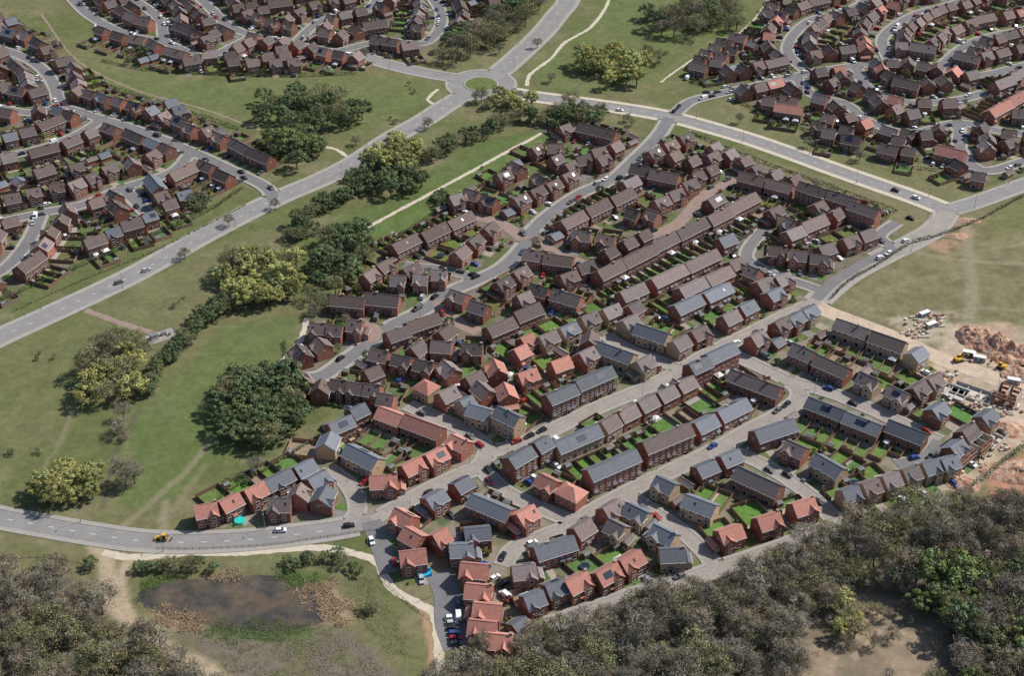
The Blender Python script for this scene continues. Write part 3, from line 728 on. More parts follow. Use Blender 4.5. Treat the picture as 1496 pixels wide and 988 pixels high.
hedge([(1100,45),(1050,75),(1000,100)],1.8,1.6)
hedge([(1010,195),(1100,232),(1200,268),(1310,310)],1.5,1.6,(.07,.08,.035))
hedge([(415,500),(435,575),(520,600),(545,600)],1.8,1.8); hedge([(470,635),(400,680),(340,715),(300,745)],1.4,1.3,(.07,.075,.035))
hedge([(560,365),(600,335),(680,285),(800,212)],2.,2.0); hedge([(360,300),(230,365),(120,410),(20,455)],1.2,.8,(.09,.09,.04),8)
hedge([(1415,715),(1450,690),(1500,650),(1560,620)],2.6,2.4,(.05,.06,.03))
hedge([(1080,838),(980,873),(880,905),(790,935),(740,955)],2.0,1.2,(.09,.10,.04),10)
# ------------------------------------------------------------------ ground sheet
gx=np.concatenate([[-6000,-3000,-1500,-800,-560],np.arange(-440,440,1.25),[560,800,1500,3000,6000]])
gy=np.concatenate([[-3000,-1000,-200,100,230],np.arange(268,960,1.25),[1100,1400,2500,5000,9000]])
GX,GY=np.meshgrid(gx,gy,indexing='ij')
wx=GX+(fbm(GX,GY,9,11)-.5)*7; wy=GY+(fbm(GX,GY,9,21)-.5)*7
n1=fbm(GX,GY,60,31)[...,None]; n2=fbm(GX,GY,14,41)[...,None]; n3=fbm(GX,GY,5,51)[...,None]
def sstep(x,a,b): t=np.clip((x-a)/(b-a),0,1); return t*t*(3-2*t)
C=np.array
col=C([.112,.128,.05])*(1-sstep(n1,.35,.65))+C([.15,.143,.07])*sstep(n1,.35,.65)
col=col*(1-.55*sstep(n2,.50,.72))+C([.20,.175,.105])*.55*sstep(n2,.50,.72)
col=col*(.78+.44*n3)
def zone(px,c,amt=1.0,mod=None,blend=None,v=.4):
    global col
    m=pip(GL(px) ,wx,wy).astype(float)
    for _ in range(blend or 1):
        m[1:-1,1:-1]=(m[1:-1,1:-1]*2+m[:-2,1:-1]+m[2:,1:-1]+m[1:-1,:-2]+m[1:-1,2:])/6
    m=m[...,None]*amt
    if mod is not None: m=m*mod
    col=col*(1-m)+C(c)*(1-v/2+v*n3)*m
def path(px,w,c,amt):
    global col
    w*=KS
    p=smooth(GL(px),.8); m=np.zeros(GX.shape)
    for q in p:
        i0,i1=np.searchsorted(gx,[q[0]-w*2,q[0]+w*2]);j0,j1=np.searchsorted(gy,[q[1]-w*2,q[1]+w*2])
        d=np.hypot(wx[i0:i1,j0:j1]*.3+GX[i0:i1,j0:j1]*.7-q[0],wy[i0:i1,j0:j1]*.3+GY[i0:i1,j0:j1]*.7-q[1])
        m[i0:i1,j0:j1]=np.maximum(m[i0:i1,j0:j1],1-sstep(d,w*.3,w*1.1))
    m=m[...,None]*amt; col=col*(1-m)+C(c)*m
zone([(200,600),(330,470),(440,460),(420,520),(440,600),(330,660),(240,740),(180,740)],(.10,.138,.045),.7,blend=8)
zone([(430,440),(450,340),(560,290),(700,210),(800,185),(660,270),(560,340),(520,400)],(.092,.13,.042),.8,blend=5)
zone([(540,330),(660,262),(800,190),(800,205),(680,280),(560,365)],(.105,.15,.045),.7,blend=2)
zone([(0,500),(130,455),(260,470),(160,560),(60,640),(0,700)],(.145,.145,.068),.6,blend=8)
zone([(140,450),(330,350),(420,330),(350,430),(260,480)],(.16,.152,.078),.65,blend=6)
zone([(760,110),(840,40),(900,-20),(1120,-20),(1090,60),(1000,110),(850,140)],(.12,.145,.055),.7,blend=5)
zone([(20,0),(140,100),(300,120),(620,110),(640,140),(520,200),(380,180),(150,125)],(.122,.147,.056),.7,blend=5)
zone([(990,150),(1060,140),(1180,190),(1290,235),(1420,290),(1385,300),(1280,262),(1100,200)],(.155,.152,.075),.7,blend=3)
zone([(1000,195),(1100,225),(1370,310),(1340,335),(1200,275),(1050,240)],(.17,.155,.085),.8,blend=3)
zone([(1210,440),(1340,355),(1500,285),(1620,240),(1620,540),(1500,560),(1380,520),(1300,485)],(.175,.158,.085),.92,blend=4,v=.7)
zone([(1330,350),(1400,322),(1425,345),(1380,370)],(.36,.22,.15),.75,mod=sstep(n3,.3,.5),blend=3)
zone([(1480,270),(1500,270),(1540,300),(1500,340),(1430,350),(1440,320)],(.14,.15,.06),.6,blend=4)
zone([(640,1010),(690,960),(830,920),(1010,868),(1160,802),(1262,757),(1400,735),(1620,750),(1640,1150),(600,1150)],(.17,.145,.10),.95,blend=3)
zone([(-60,830),(60,838),(150,870),(240,945),(350,1030),(350,1150),(-90,1150)],(.165,.145,.095),.9,blend=3)
zone([(1195,895),(1260,872),(1340,872),(1380,915),(1390,975),(1340,1040),(1160,1040),(1160,950)],(.27,.205,.145),.9,mod=.3+.7*sstep(n2,.38,.58),blend=4,v=.7)
zone([(200,830),(330,815),(450,815),(540,840),(570,900),(600,960),(600,1030),(330,1030),(250,950),(190,890)],(.145,.14,.07),.9,blend=3)
zone([(260,920),(400,915),(520,925),(580,985),(600,1040),(350,1040)],(.15,.125,.10),.9,mod=sstep(n3,.3,.6),blend=3)
zone([(440,845),(480,846),(500,880),(515,915),(470,908)],(.27,.19,.12),.95,blend=2)
zone([(215,888),(270,893),(305,915),(260,927),(225,908)],(.27,.20,.125),.95,blend=2)
zone([(400,835),(480,835),(485,852),(410,855)],(.08,.12,.035),.9,blend=2); zone([(205,845),(280,842),(230,865),(205,870)],(.08,.12,.035),.9,blend=2)
zone([(300,918),(440,915),(470,930),(440,940),(320,935)],(.075,.115,.035),.8,blend=2)
zone([(580,850),(640,845),(650,885),(600,880)],(.19,.17,.10),.8)
for pl in ('P_ur','P_ul','P_l','P_c','P_n'):
    m=pip(globals()[pl],wx,wy)[...,None]*.92
    base=(C([.175,.145,.12]) if pl!='P_n' else C([.24,.20,.16]))
    gm=sstep(n3,.40,.56)
    cc=base*(1-gm)+C([.10,.122,.05])*gm if pl!='P_n' else base*(1-gm*.6)+C([.10,.13,.05])*gm*.6
    col=col*(1-m)+cc*m
zone([(1300,505),(1350,540),(1372,520),(1390,480),(1440,470),(1520,480),(1640,540),(1640,640),(1500,655),(1440,690),(1405,730),(1385,715),(1395,660),(1380,600),(1340,575),(1330,540)],(.44,.34,.255),.95,mod=.55+.45*sstep(n2,.3,.5),blend=2,v=.7)
zone([(1395,475),(1500,470),(1620,540),(1500,560),(1430,520)],(.42,.28,.195),.85,mod=sstep(n2,.35,.55),blend=2,v=.6)
zone([(1440,705),(1510,660),(1640,640),(1640,725),(1500,738),(1460,745)],(.36,.19,.125),.95,blend=2,v=.5)
zone([(1290,465),(1390,452),(1405,500),(1340,500)],(.38,.33,.24),.8,mod=sstep(n3,.3,.5),blend=3)
path([(140,795),(155,815),(160,850),(172,890),(198,915),(250,950),(300,975),(340,1010)],3.4,(.38,.30,.21),.95)
path([(225,805),(185,825),(178,860),(190,900)],2.2,(.38,.30,.21),.9)
path([(620,885),(628,920),(632,1010)],1.8,(.4,.26,.16),.8)
path([(105,595),(90,640),(60,690),(48,745)],1.1,(.2,.175,.115),.6); path([(310,640),(270,690),(220,735),(175,772)],1.6,(.23,.2,.13),.75)
path([(240,735),(240,775)],2,(.26,.22,.15),.7); path([(0,480),(120,430),(290,350)],.9,(.19,.175,.09),.4)
path([(205,600),(175,650),(160,700),(150,740)],1.2,(.10,.09,.07),.7); path([(300,680),(240,770),(260,775)],1.6,(.22,.19,.12),.5)
path([(1412,330),(1415,370),(1420,420),(1413,480)],3.2,(.26,.235,.16),.65)
path([(1340,370),(1420,382),(1500,385)],1.8,(.26,.22,.15),.65); path([(1370,375),(1480,360),(1560,340)],1.4,(.25,.22,.15),.45)
path([(1240,450),(1300,420),(1400,400),(1500,410)],1.4,(.24,.21,.13),.4); path([(1340,470),(1420,450),(1500,455)],1.6,(.26,.23,.15),.45)
path([(1040,60),(985,95),(965,115)],1.2,(.2,.17,.1),.5); path([(1050,195),(1130,225),(1260,262),(1340,298)],1.6,(.28,.22,.155),.6)
path([(1060,150),(1130,180),(1200,215)],2.5,(.22,.175,.1),.5); path([(1250,960),(1290,920),(1350,940),(1370,985)],1.4,(.34,.26,.18),.8)
path([(0,735),(60,690),(110,600)],.9,(.18,.16,.1),.4); path([(1200,1000),(1240,930),(1300,890)],1.6,(.33,.25,.17),.7)
nv=GX.size; V=np.zeros((nv,3),np.float32); V[:,0]=GX.ravel();V[:,1]=GY.ravel()
nx,ny=GX.shape; idx=np.arange(nv).reshape(nx,ny)
Q=np.stack([idx[:-1,:-1],idx[1:,:-1],idx[1:,1:],idx[:-1,1:]],-1).reshape(-1,4).astype(np.int32)
me=bpy.data.meshes.new('ground'); me.vertices.add(nv); me.vertices.foreach_set('co',V.ravel())
me.loops.add(Q.size); me.loops.foreach_set('vertex_index',Q.ravel()); me.polygons.add(len(Q)); me.polygons.foreach_set('loop_start',np.arange(0,Q.size,4,dtype=np.int32))
me.update(calc_edges=True); me.materials.append(MATS['ground_mat'])
ca=me.color_attributes.new('Col','FLOAT_COLOR','POINT'); a=np.ones((nv,4),np.float32); a[:,:3]=np.clip(col,0.01,1).reshape(-1,3); ca.data.foreach_set('color',a.ravel())
put('ground',me)
# pond
pp=smooth(GL([(205,872),(240,850),(300,846),(350,842),(400,842),(430,854),(460,866),(478,890),(465,912),(400,920),(330,920),(290,912),(235,897)]),1.0,True)[:-1]
pc=pp.mean(0); pb=MB()
pp=pc+(pp-pc)*(1+.22*(fbm(pp[:,0],pp[:,1],4,77)-.5))[:,None]
for k in range(len(pp)):
    j=(k+1)%len(pp); pb.poly([(*pp[k],.02),(*pp[j],.02),(*pc,.02)],'water')
pb.obj('pond_water')
def reeds(px,n,col,h,name='reed_bed',patchy=0):
    poly=GL(px); xs=[a for a,b in poly];ys=[b for a,b in poly]
    x=rng.uniform(min(xs)-3,max(xs)+3,n*5);y=rng.uniform(min(ys)-3,max(ys)+3,n*5)
    xw=x+(fbm(x,y,5,61)-.5)*14+rng.normal(size=len(x))*.8; yw=y+(fbm(x,y,5,71)-.5)*14+rng.normal(size=len(x))*.8
    m=pip(poly,xw,yw)
    if patchy: m&=fbm(x,y,4,91)+rng.normal(size=len(x))*.05>patchy
    x=x[m][:n];y=y[m][:n]; k=len(x)
    hh=h*rng.uniform(.3,1.1,k)
    pos=np.c_[x,y,hh/2]; nr=np.c_[rng.normal(size=(k,2))*.8,rng.uniform(.3,1.6,k)]
    c=np.array(col)[None]*rng.uniform(.7,1.25,k)[:,None]*(.75+.5*fbm(x,y,3,81))[:,None]
    put(name,leafmesh(name,quads(pos,nr,rng.uniform(.08,.22,k),hh*.5+.25,rng),c,MB()))
T_=(.34,.245,.155)
reeds([(440,850),(475,846),(500,875),(515,915),(470,910),(460,885)],5200,T_,.8)
reeds([(215,890),(270,893),(300,910),(290,925),(240,915)],3000,T_,.8)
reeds([(400,838),(470,835),(485,850),(430,862)],1700,(.11,.15,.05),.6,'marsh_plants'); reeds([(285,912),(440,912),(470,930),(330,940)],3200,(.10,.145,.05),.5,'marsh_plants')
reeds([(205,850),(270,843),(225,870),(205,880)],1700,(.11,.15,.05),.6,'marsh_plants'); reeds([(300,836),(370,836),(355,850),(310,848)],1200,T_,.7)
reeds([(230,855),(440,850),(450,905),(300,900)],700,(.15,.155,.08),.3,'water_weed',.58)
reeds([(300,940),(520,930),(600,1020),(360,1020)],6000,(.22,.195,.14),.5,'rough_scrub',.42)
reeds([(500,835),(545,845),(575,900),(610,980),(540,930)],2500,(.18,.19,.085),.4,'rough_grass',.4)
# ------------------------------------------------------------------ shrubs
def shrub_mesh(seed,col,n=150):
    r=np.random.default_rng(seed); k=5; tips=r.uniform(-.7,.7,(k,3)); tips[:,2]=r.uniform(.5,1.3,k)
    ci=r.integers(0,k,n); d=r.normal(size=(n,3)); d/=np.linalg.norm(d,axis=1)[:,None]; d[:,2]=abs(d[:,2])
    pos=tips[ci]+d*r.uniform(.35,.8,n)[:,None]; s=r.uniform(.3,.5,n)
    c=1.5*np.array(col)[None]*(r.uniform(.7,1.3,k)[ci]*r.uniform(.8,1.2,n))[:,None]
    mb=MB(); mb.cyl((0,0,-.1),(0,0,.8),.08,.04,'bark',4,False)
    return leafmesh('garden_shrub',quads(pos,d+r.normal(size=(n,3))*.4,s,s,r),c,mb)
SH=[shrub_mesh(1,(.06,.085,.03)),shrub_mesh(2,(.045,.06,.028)),shrub_mesh(3,(.10,.13,.035)),shrub_mesh(4,(.12,.10,.04)),shrub_mesh(5,(.05,.07,.03)),shrub_mesh(6,(.10,.035,.03))]
# ------------------------------------------------------------------ small objects
def car_mesh(col,van=False):
    mb=MB(); c='car_'+col; w=.86
    if not van:
        pr=[(-2.08,.32),(-2.14,.72),(-2.0,.95),(1.05,.98),(1.95,.82),(2.12,.6),(2.08,.32)]
        cab=[(-1.95,.97),(-1.5,1.44),(.3,1.46),(1.1,.97)]
    else:
        w=.97; pr=[(-2.5,.35),(-2.55,1.0),(-2.5,1.2),(1.5,1.2),(2.35,1.05),(2.5,.7),(2.45,.35)]; cab=[(-2.5,1.19),(-2.42,2.1),(1.0,2.1),(1.75,1.19)]
    n=len(pr)
    mb.poly([(x,-w,z) for x,z in pr],c); mb.poly([(x,w,z) for x,z in pr][::-1],c)
    for i in range(n):
        j=(i+1)%n; mb.poly([(pr[j][0],-w,pr[j][1]),(pr[i][0],-w,pr[i][1]),(pr[i][0],w,pr[i][1]),(pr[j][0],w,pr[j][1])],c)
    a=w-.04;b=w-.2
    gl='glass'
    side=c if van else gl
    mb.poly([(cab[0][0],-a,cab[0][1]),(cab[3][0],-a,cab[3][1]),(cab[2][0],-b,cab[2][1]),(cab[1][0],-b,cab[1][1])],side)
    mb.poly([(cab[3][0],a,cab[3][1]),(cab[0][0],a,cab[0][1]),(cab[1][0],b,cab[1][1]),(cab[2][0],b,cab[2][1])],side)
    mb.poly([(cab[3][0],-a,cab[3][1]),(cab[3][0],a,cab[3][1]),(cab[2][0],b,cab[2][1]),(cab[2][0],-b,cab[2][1])],gl)
    mb.poly([(cab[0][0],a,cab[0][1]),(cab[0][0],-a,cab[0][1]),(cab[1][0],-b,cab[1][1]),(cab[1][0],b,cab[1][1])],side)
    mb.box((cab[1][0]+cab[2][0])/2,0,cab[1][1]-.01,cab[1][1]+.04,cab[2][0]-cab[1][0]+.12,2*b+.08,c)
    for x in(-1.3,1.3):
        for s in(-1,1): mb.cyl((x,s*(w-.18),.32),(x,s*(w+.02),.32),.32,.32,'tyre',10)
        if not van: mb.box(2.05 if x>0 else -2.05,0,.55,.7,.1,1.5,'upvc' if x>0 else 'car_red')
    return mb.mesh('car')
CARS=[car_mesh(c) for c in('white','silver','black','blue','red','grey','white','grey','black')]; VAN=[car_mesh('white',True),car_mesh('grey',True)]
def car(x,y,ang,i=None,name='parked_car'):
    if i is None and R()<.07: put('parked_van',random.choice(VAN),(x,y,.14),ang); return
    put(name,CARS[i] if i is not None else random.choice(CARS),(x,y,.14),ang)
def shed_mesh():
    mb=MB(); gable(mb,0,0,2.4,1.9,0,1.8,.4,0,'shed_wood','felt',ov=.12,t=.06,trim=False); mb.box(.3,-.97,.05,1.7,.8,.06,'fence_wood'); return mb.mesh('garden_shed')
SHED=shed_mesh()
def cons_mesh():
    mb=MB(); mb.box(0,0,0,.6,3.2,2.8,'brick_red'); mb.box(0,0,.6,2.1,3.1,2.7,'glass')
    for x in(-1.5,-.5,.5,1.5):
        for y in(-1.33,1.33): mb.box(x,y,.6,2.12,.1,.12,'upvc')
    mb.box(0,0,2.1,2.2,3.3,2.9,'upvc'); mb.box(0,0,2.2,2.9,3.2,2.8,'tarp_white',taper=.35); return mb.mesh('conservatory')
CONS=cons_mesh()
def tramp():
    mb=MB(); K=14
    ring=[(1.6*math.cos(2*math.pi*k/K),1.6*math.sin(2*math.pi*k/K)) for k in range(K)]
    mb.poly([(a,b,.8) for a,b in ring],'tyre')
    for k in range(K):
        j=(k+1)%K; A_,B_=ring[k],ring[j]
        mb.hexa([(A_[0],A_[1],.8),(B_[0],B_[1],.8),(B_[0]*1.15,B_[1]*1.15,.8),(A_[0]*1.15,A_[1]*1.15,.8)],[(A_[0],A_[1],.88),(B_[0],B_[1],.88),(B_[0]*1.15,B_[1]*1.15,.88),(A_[0]*1.15,A_[1]*1.15,.88)],'car_blue')
        if k%2==0: mb.cyl((A_[0]*1.1,A_[1]*1.1,0),(A_[0]*1.1,A_[1]*1.1,2.4),.04,.04,'metal_grey',5)
    return mb.mesh('garden_trampoline')
TRAMP=tramp()
def parasol():
    mb=MB(); mb.cyl((0,0,0),(0,0,2.3),.04,.04,'metal_grey',5); mb.cyl((0,0,2.0),(0,0,2.6),1.4,.05,'tarp_white',8)
    mb.cyl((0,0,.68),(0,0,.74),.6,.6,'upvc',10)
    for k in range(4): mb.box(1.1*math.cos(k*1.57),1.1*math.sin(k*1.57),.4,.48,.45,.45,'upvc'); mb.box(1.3*math.cos(k*1.57),1.3*math.sin(k*1.57),.0,.9,.08,.4,'upvc',k*1.57)
    return mb.mesh('patio_table_with_parasol')
PARA=parasol()
garb=MB(); gable(garb,0,0,6,3.1,0,2.3,.6,1,'brick_red','roof_b',ov=.2); garb.box(0,-3.03,.05,2.1,2.3,.08,'garage_door'); GAR=garb.mesh('detached_garage')
garb=MB(); gable(garb,0,0,6,6,0,2.3,.5,1,'brick_red','roof_g',ov=.2); garb.box(-1.4,-3.03,.05,2.1,2.3,.08,'garage_door'); garb.box(1.4,-3.03,.05,2.1,2.3,.08,'garage_door'); GAR2=garb.mesh('detached_garage')
# ------------------------------------------------------------------ gardens
lawn=MB(); pave=MB()
order=list(range(len(HOUSES))); random.shuffle(order)
for hi in order:
    x,y,ang,n,wu,D,new=HOUSES[hi]; c,s=math.cos(ang),math.sin(ang); W=n*wu
    def L2(a,b): return (x+a*c-b*s,y+a*s+b*c)
    def rect(mb,a,b,sx,sy,z,mat,col):
        mb.poly([(*L2(a-sx/2,b-sy/2),z),(*L2(a+sx/2,b-sy/2),z),(*L2(a+sx/2,b+sy/2),z),(*L2(a-sx/2,b+sy/2),z)],mat,col)
    fb=MB()
    for k in range(n):
        a0=-W/2+wu*(k+.5); ew=wu+ (1.6 if n==1 else 0)
        Lg=GARD[hi][k]
        if not Lg: continue
        g=(U(.09,.125),U(.15,.20),U(.04,.055)) if new else (U(.085,.14),U(.12,.18),U(.04,.06))
        if new and R()<.12: g=(.26,.2,.14)
        pt=U(1.3,2.6); zz=U(.02,.06)
        if Lg>3.5: rect(lawn,a0,D/2+.3+pt+(Lg-pt)/2,ew-.3,Lg-pt,zz,'lawn',g)
        pc_=random.choice([(.35,.31,.26),(.30,.28,.26),(.40,.33,.25),(.27,.22,.19)]); rect(pave,a0,D/2+.25+pt/2,ew-.3,pt,zz+.008,'paving_attr',pc_)
        if new and Lg>6 and R()<.5: rect(pave,a0-ew/2+.7,D/2+.3+Lg/2,.9,Lg-.8,zz+.016,'paving_attr',pc_)
        yb=D/2+.3+Lg
        fh=1.75
        for sx in((-1,1) if k==n-1 or n==1 else (-1,)):
            fb.box(a0+sx*ew/2,D/2+.35+Lg/2,0,fh,.07,Lg-.1,'fence_wood')
            for t in np.arange(0,Lg,2.4): fb.box(a0+sx*ew/2,D/2+.5+t,0,fh+.12,.13,.13,'fence_wood')
        fb.box(a0,yb,0,fh,ew-.16,.07,'fence_wood')
        if Lg>5:
            if R()<.45:
                q=L2(a0+(ew/2-1.6)*random.choice((-1,1)),yb-1.4); put('garden_shed',SHED,(q[0],q[1],.03),ang+random.choice((0,math.pi,0)))
            if R()<(.16 if not new else .08):
                q=L2(a0,D/2+1.6); put('conservatory',CONS,(q[0],q[1],.05),ang)
            elif R()<.06 and ew>5:
                q=L2(a0,D/2+Lg*.6); put('garden_trampoline',TRAMP,(q[0],q[1],.06),ang)
            elif R()<.12:
                q=L2(a0,D/2+2); put('patio_table_with_parasol',PARA,(q[0],q[1],.08),ang)
        for _ in range(random.choice((0,1,2)) if new else random.choice((2,3,4,4))):
            q=L2(a0+(ew/2-.8)*random.choice((-1,1)),D/2+2+R()*(max(.5,Lg-2.5)))
            put('garden_shrub',random.choice(SH),(q[0],q[1],0),U(0,6),U(.5,1.15))
        if not new and R()<.22 and Lg>5.5:
            q=L2(a0+U(-1,1),yb-1.5); tree(q[0],q[1],random.choice('COGSBF'),U(.25,.45),True)
    fb.obj('garden_fence',(x,y,0),ang)
    for k in range(n):
        a0=-W/2+wu*(k+.5)
        q=L2(a0,-D/2-3.0)
        if frac(q[0],q[1],wu-.3,4.6,ang,(2,3))>.05: continue
        if frac(q[0],q[1],wu-.3,4.6,ang,(1,))>.5: continue
        mark(q[0],q[1],wu-.2,4.6,ang,3)
        z=U(.012,.02)
        pc_=random.choice([(.27,.2,.165),(.24,.22,.2),(.32,.27,.22),(.18,.175,.175)]) if not new else random.choice([(.34,.29,.24),(.3,.26,.21),(.2,.195,.19)])
        sd=random.choice((-1,1)); rect(pave,a0+sd*wu*.22,-D/2-2.6,wu*.5,5.0,z,'paving_attr',pc_)
        rect(lawn,a0-sd*wu*.25,-D/2-2.6,wu*.45,4.6,z,'lawn',(U(.08,.13),U(.12,.17),U(.04,.06)))
        if R()<.48:
            q=L2(a0+sd*wu*.22,-D/2-3.0); car(q[0],q[1],ang+math.pi/2*random.choice((-1,1)))
        if R()<.5:
            q=L2(a0-sd*wu*.3,-D/2-1-R()*3); put('garden_shrub',random.choice(SH),(q[0],q[1],0),U(0,6),U(.3,.7))
lawn.obj('garden_lawns'); pave.obj('driveways_and_patios')
for pl,new in((P_c,0),(P_n,1),(P_ur,0),(P_ul,0),(P_l,0)):
    xs=[a for a,b in pl];ys=[b for a,b in pl]; area=(max(xs)-min(xs))*(max(ys)-min(ys))
    for _ in range(int(area/26)):
        x,y=U(min(xs),max(xs)),U(min(ys),max(ys))
        if at(x,y)or not inside(pl,x,y): continue
        ang=math.radians(random.choice((42,-48,132)))
        if frac(x,y,6.8,6.8,ang)<.02:
            put('detached_garage',GAR2,(x,y,0),ang); mark(x,y,6.4,6.4,ang,2)
        elif frac(x,y,3.8,6.6,ang)<.02:
            put('detached_garage',GAR,(x,y,0),ang); mark(x,y,3.4,6.4,ang,2)
        elif frac(x,y,2,2,0)<.05:
            k=R()
            if k<.68: put('garden_shrub',random.choice(SH),(x,y,0),U(0,6),U(.6,1.5))
            elif k<.80 and not new: tree(x,y,random.choice('COGBSF'),U(.25,.45))
            elif k<.92: car(x,y,ang)
            mark(x,y,2.4,2.4,0,3)
for r in ROADS:
    if r['kind']=='' : continue
    p=r['p'];n,t=normals(p)
    for k in range(2,len(p)-2,3):
        if R()<.24:
            s=random.choice((-1,1)); q=p[k]+n[k]*s*(r['w']/2-1.0); car(q[0],q[1],math.atan2(t[k][1],t[k][0])+random.choice((0,math.pi)))
def carp(u,v,a,i,name='moving_car'): x,y=G(u,v); put(name,CARS[i],(x,y,.06),math.radians(a))
carp(174,414,38,5);carp(214,396,38,1);carp(1032,136,10,2);carp(1308,279,-37,2);carp(1338,290,-37,0);carp(905,162,-12,0);carp(410,777,5,0);carp(510,770,12,2);carp(1323,353,35,0);carp(1060,128,15,6)
for k in range(6): carp(659+k*1.5,905+k*7.5,5,k%6,'parked_car')
carp(1195,735,-40,2,'parked_car'); carp(1330,320,-40,2,'parked_car')
# ------------------------------------------------------------------ street lamps
lb=MB(); lb.cyl((0,0,0),(0,0,8),.11,.06,'metal_grey',6); lb.cyl((0,0,8),(1.4,0,8.3),.05,.04,'metal_grey',5); lb.box(1.7,0,8.22,8.38,.8,.28,'metal_grey'); lb.box(0,0,0,1.2,.26,.26,'metal_grey'); LAMP=lb.mesh('street_lamp')
for i,r in enumerate(ROADS):
    p=r['p'];n,t=normals(p); stp=17 if r['kind']=='' else 16
    if r['closed'] or r['mat']=='site_dirt_road': continue
    for j,k in enumerate(range(6,len(p)-3,stp)):
        s=1 if j%2 else -1; q=p[k]+n[k]*s*(r['w']/2+.9)
        d=np.hypot(allp[allid!=i,0]-q[0],allp[allid!=i,1]-q[1])-allw[allid!=i]
        if d.min()<.5: continue
        put('street_lamp',LAMP,(q[0],q[1],.05),math.atan2(-n[k][1]*s,-n[k][0]*s),1 if r['kind']=='' else .75)
def rail(px,h=1.1,name='post_and_rail_fence'):
    p=smooth(GL(px),2.4); mb=MB()
    for k in range(len(p)):
        mb.box(p[k][0],p[k][1],0,h,.13,.13,'fence_wood')
        if k<len(p)-1:
            a,b=p[k],p[k+1]
            for z in(.45,.9): mb.cyl((a[0],a[1],z),(b[0],b[1],z),.05,.05,'fence_wood',4,False)
    mb.obj(name)
rail([(230,803),(300,803),(400,797),(480,785),(550,775)]); rail([(0,818),(70,815),(135,826)]); rail([(1000,872),(900,900),(820,925)])
rail([(555,845),(600,885),(628,905)])
# ------------------------------------------------------------------ construction site
def heap(u,v,rx,ry,h,seed):
    x,y=G(u,v); n=44; mb=MB()
    ax=np.linspace(-1,1,n); AA,BB=np.meshgrid(ax,ax,indexing='ij')
    PX,PY=AA*rx+x,BB*ry+y
    rr_=np.hypot(AA,BB)*(.75+.6*fbm(PX,PY,6,seed+40))
    Z=np.clip(1-rr_,0,1)**.7*h*(.15+1.5*fbm(PX,PY,4,seed,5)**1.5)-.06
    mb.v=[(PX[i,j],PY[i,j],Z[i,j]) for i in range(n) for j in range(n)]; mb.c=[(1,1,1)]*(n*n)
    mb.f=[(i*n+j,(i+1)*n+j,(i+1)*n+j+1,i*n+j+1) for i in range(n-1) for j in range(n-1)]; mb.m=[mb.mi('soil_red')]*len(mb.f)
    mb.obj('soil_heap')
heap(1425,492,10,9,6,3); heap(1450,505,10,7,8,4); heap(1480,518,12,9,6,5); heap(1415,322,7,3,1,7); heap(1490,548,8,6,3.5,9); heap(1408,708,7,5,2,11); heap(1470,628,8,6,2.5,12); heap(1400,345,5,3,1,13); heap(1485,690,14,8,3,15)
pb=MB()
pb.box(0,0,0,.14,1.1,1.0,'fence_wood')
for i in range(2):
    for j in range(2): pb.box(-.26+.52*i,-.25+.5*j,.14,1.1+.1*((i+j)%2),.5,.48,'brick_stack')
PAL=pb.mesh('brick_pallet')
pb=MB()
for i in range(5):
    for j in range(3): pb.box(0,-.5+.25*i,.1+.14*j,.1+.14*j+.12,3.6-.2*((i+j)%3),.2,'kerb_path')
TIM=pb.mesh('timber_stack')
def pallets(u,v,ru,rv,n,a):
    for _ in range(n):
        x,y=G(u+U(-ru,ru),v+U(-rv,rv))
        if at(x,y)==0:
            mark(x,y,1.6,1.6,0,3)
            if R()<.22: put('timber_stack',TIM,(x,y,0),math.radians(a)+U(-.5,.5))
            else: put('brick_pallet',PAL,(x,y,0),math.radians(a)+U(-.2,.2),(1,1,U(.5,1.3)))
pallets(1350,470,28,10,50,35); pallets(1385,550,15,10,30,30); pallets(1410,600,25,10,30,30); pallets(1440,590,25,12,50,40); pallets(1475,600,18,10,34,20); pallets(1340,490,20,6,18,20);pallets(1450,650,24,18,30,10); pallets(1420,665,18,20,22,50); pallets(1400,690,12,12,14,50); pallets(1420,530,20,6,14,-20)
cb=MB(); cb.box(0,0,.15,2.6,6,2.4,'metal_grey'); cb.box(0,0,2.6,2.68,6.1,2.5,'tarp_white')
for x in np.arange(-2.7,2.8,.6): cb.box(x,-1.22,.2,2.5,.12,.05,'tarp_white')
cb.box(-1.5,-1.24,.2,2.1,.85,.08,'car_blue'); cb.box(1,-1.24,1.1,1.9,1.2,.08,'glass'); CAB=cb.mesh('site_cabin')
for u,v,a in((1350,462,30),(1360,478,30),(1415,520,-20),(1430,527,-20),(1480,560,-20)):
    x,y=G(u,v); put('site_cabin',CAB,(x,y,0),math.radians(a),.85)
def foundation(u,v,a,w=16,d=8):
    mb=MB(); mb.box(0,0,0,.3,w,d,'concrete')
    for sx in np.linspace(-w/2+.15,w/2-.15,4): mb.box(sx,0,.3,1.1,.3,d-.7,'blockwork')
    for sy in(-d/2+.15,d/2-.15): mb.box(0,sy,.3,1.1+(.6 if sy>0 else 0),w,.3,'blockwork')
    x,y=G(u,v); mark(x,y,w,d,math.radians(a),2); mb.obj('house_foundation',(x,y,0),math.radians(a))
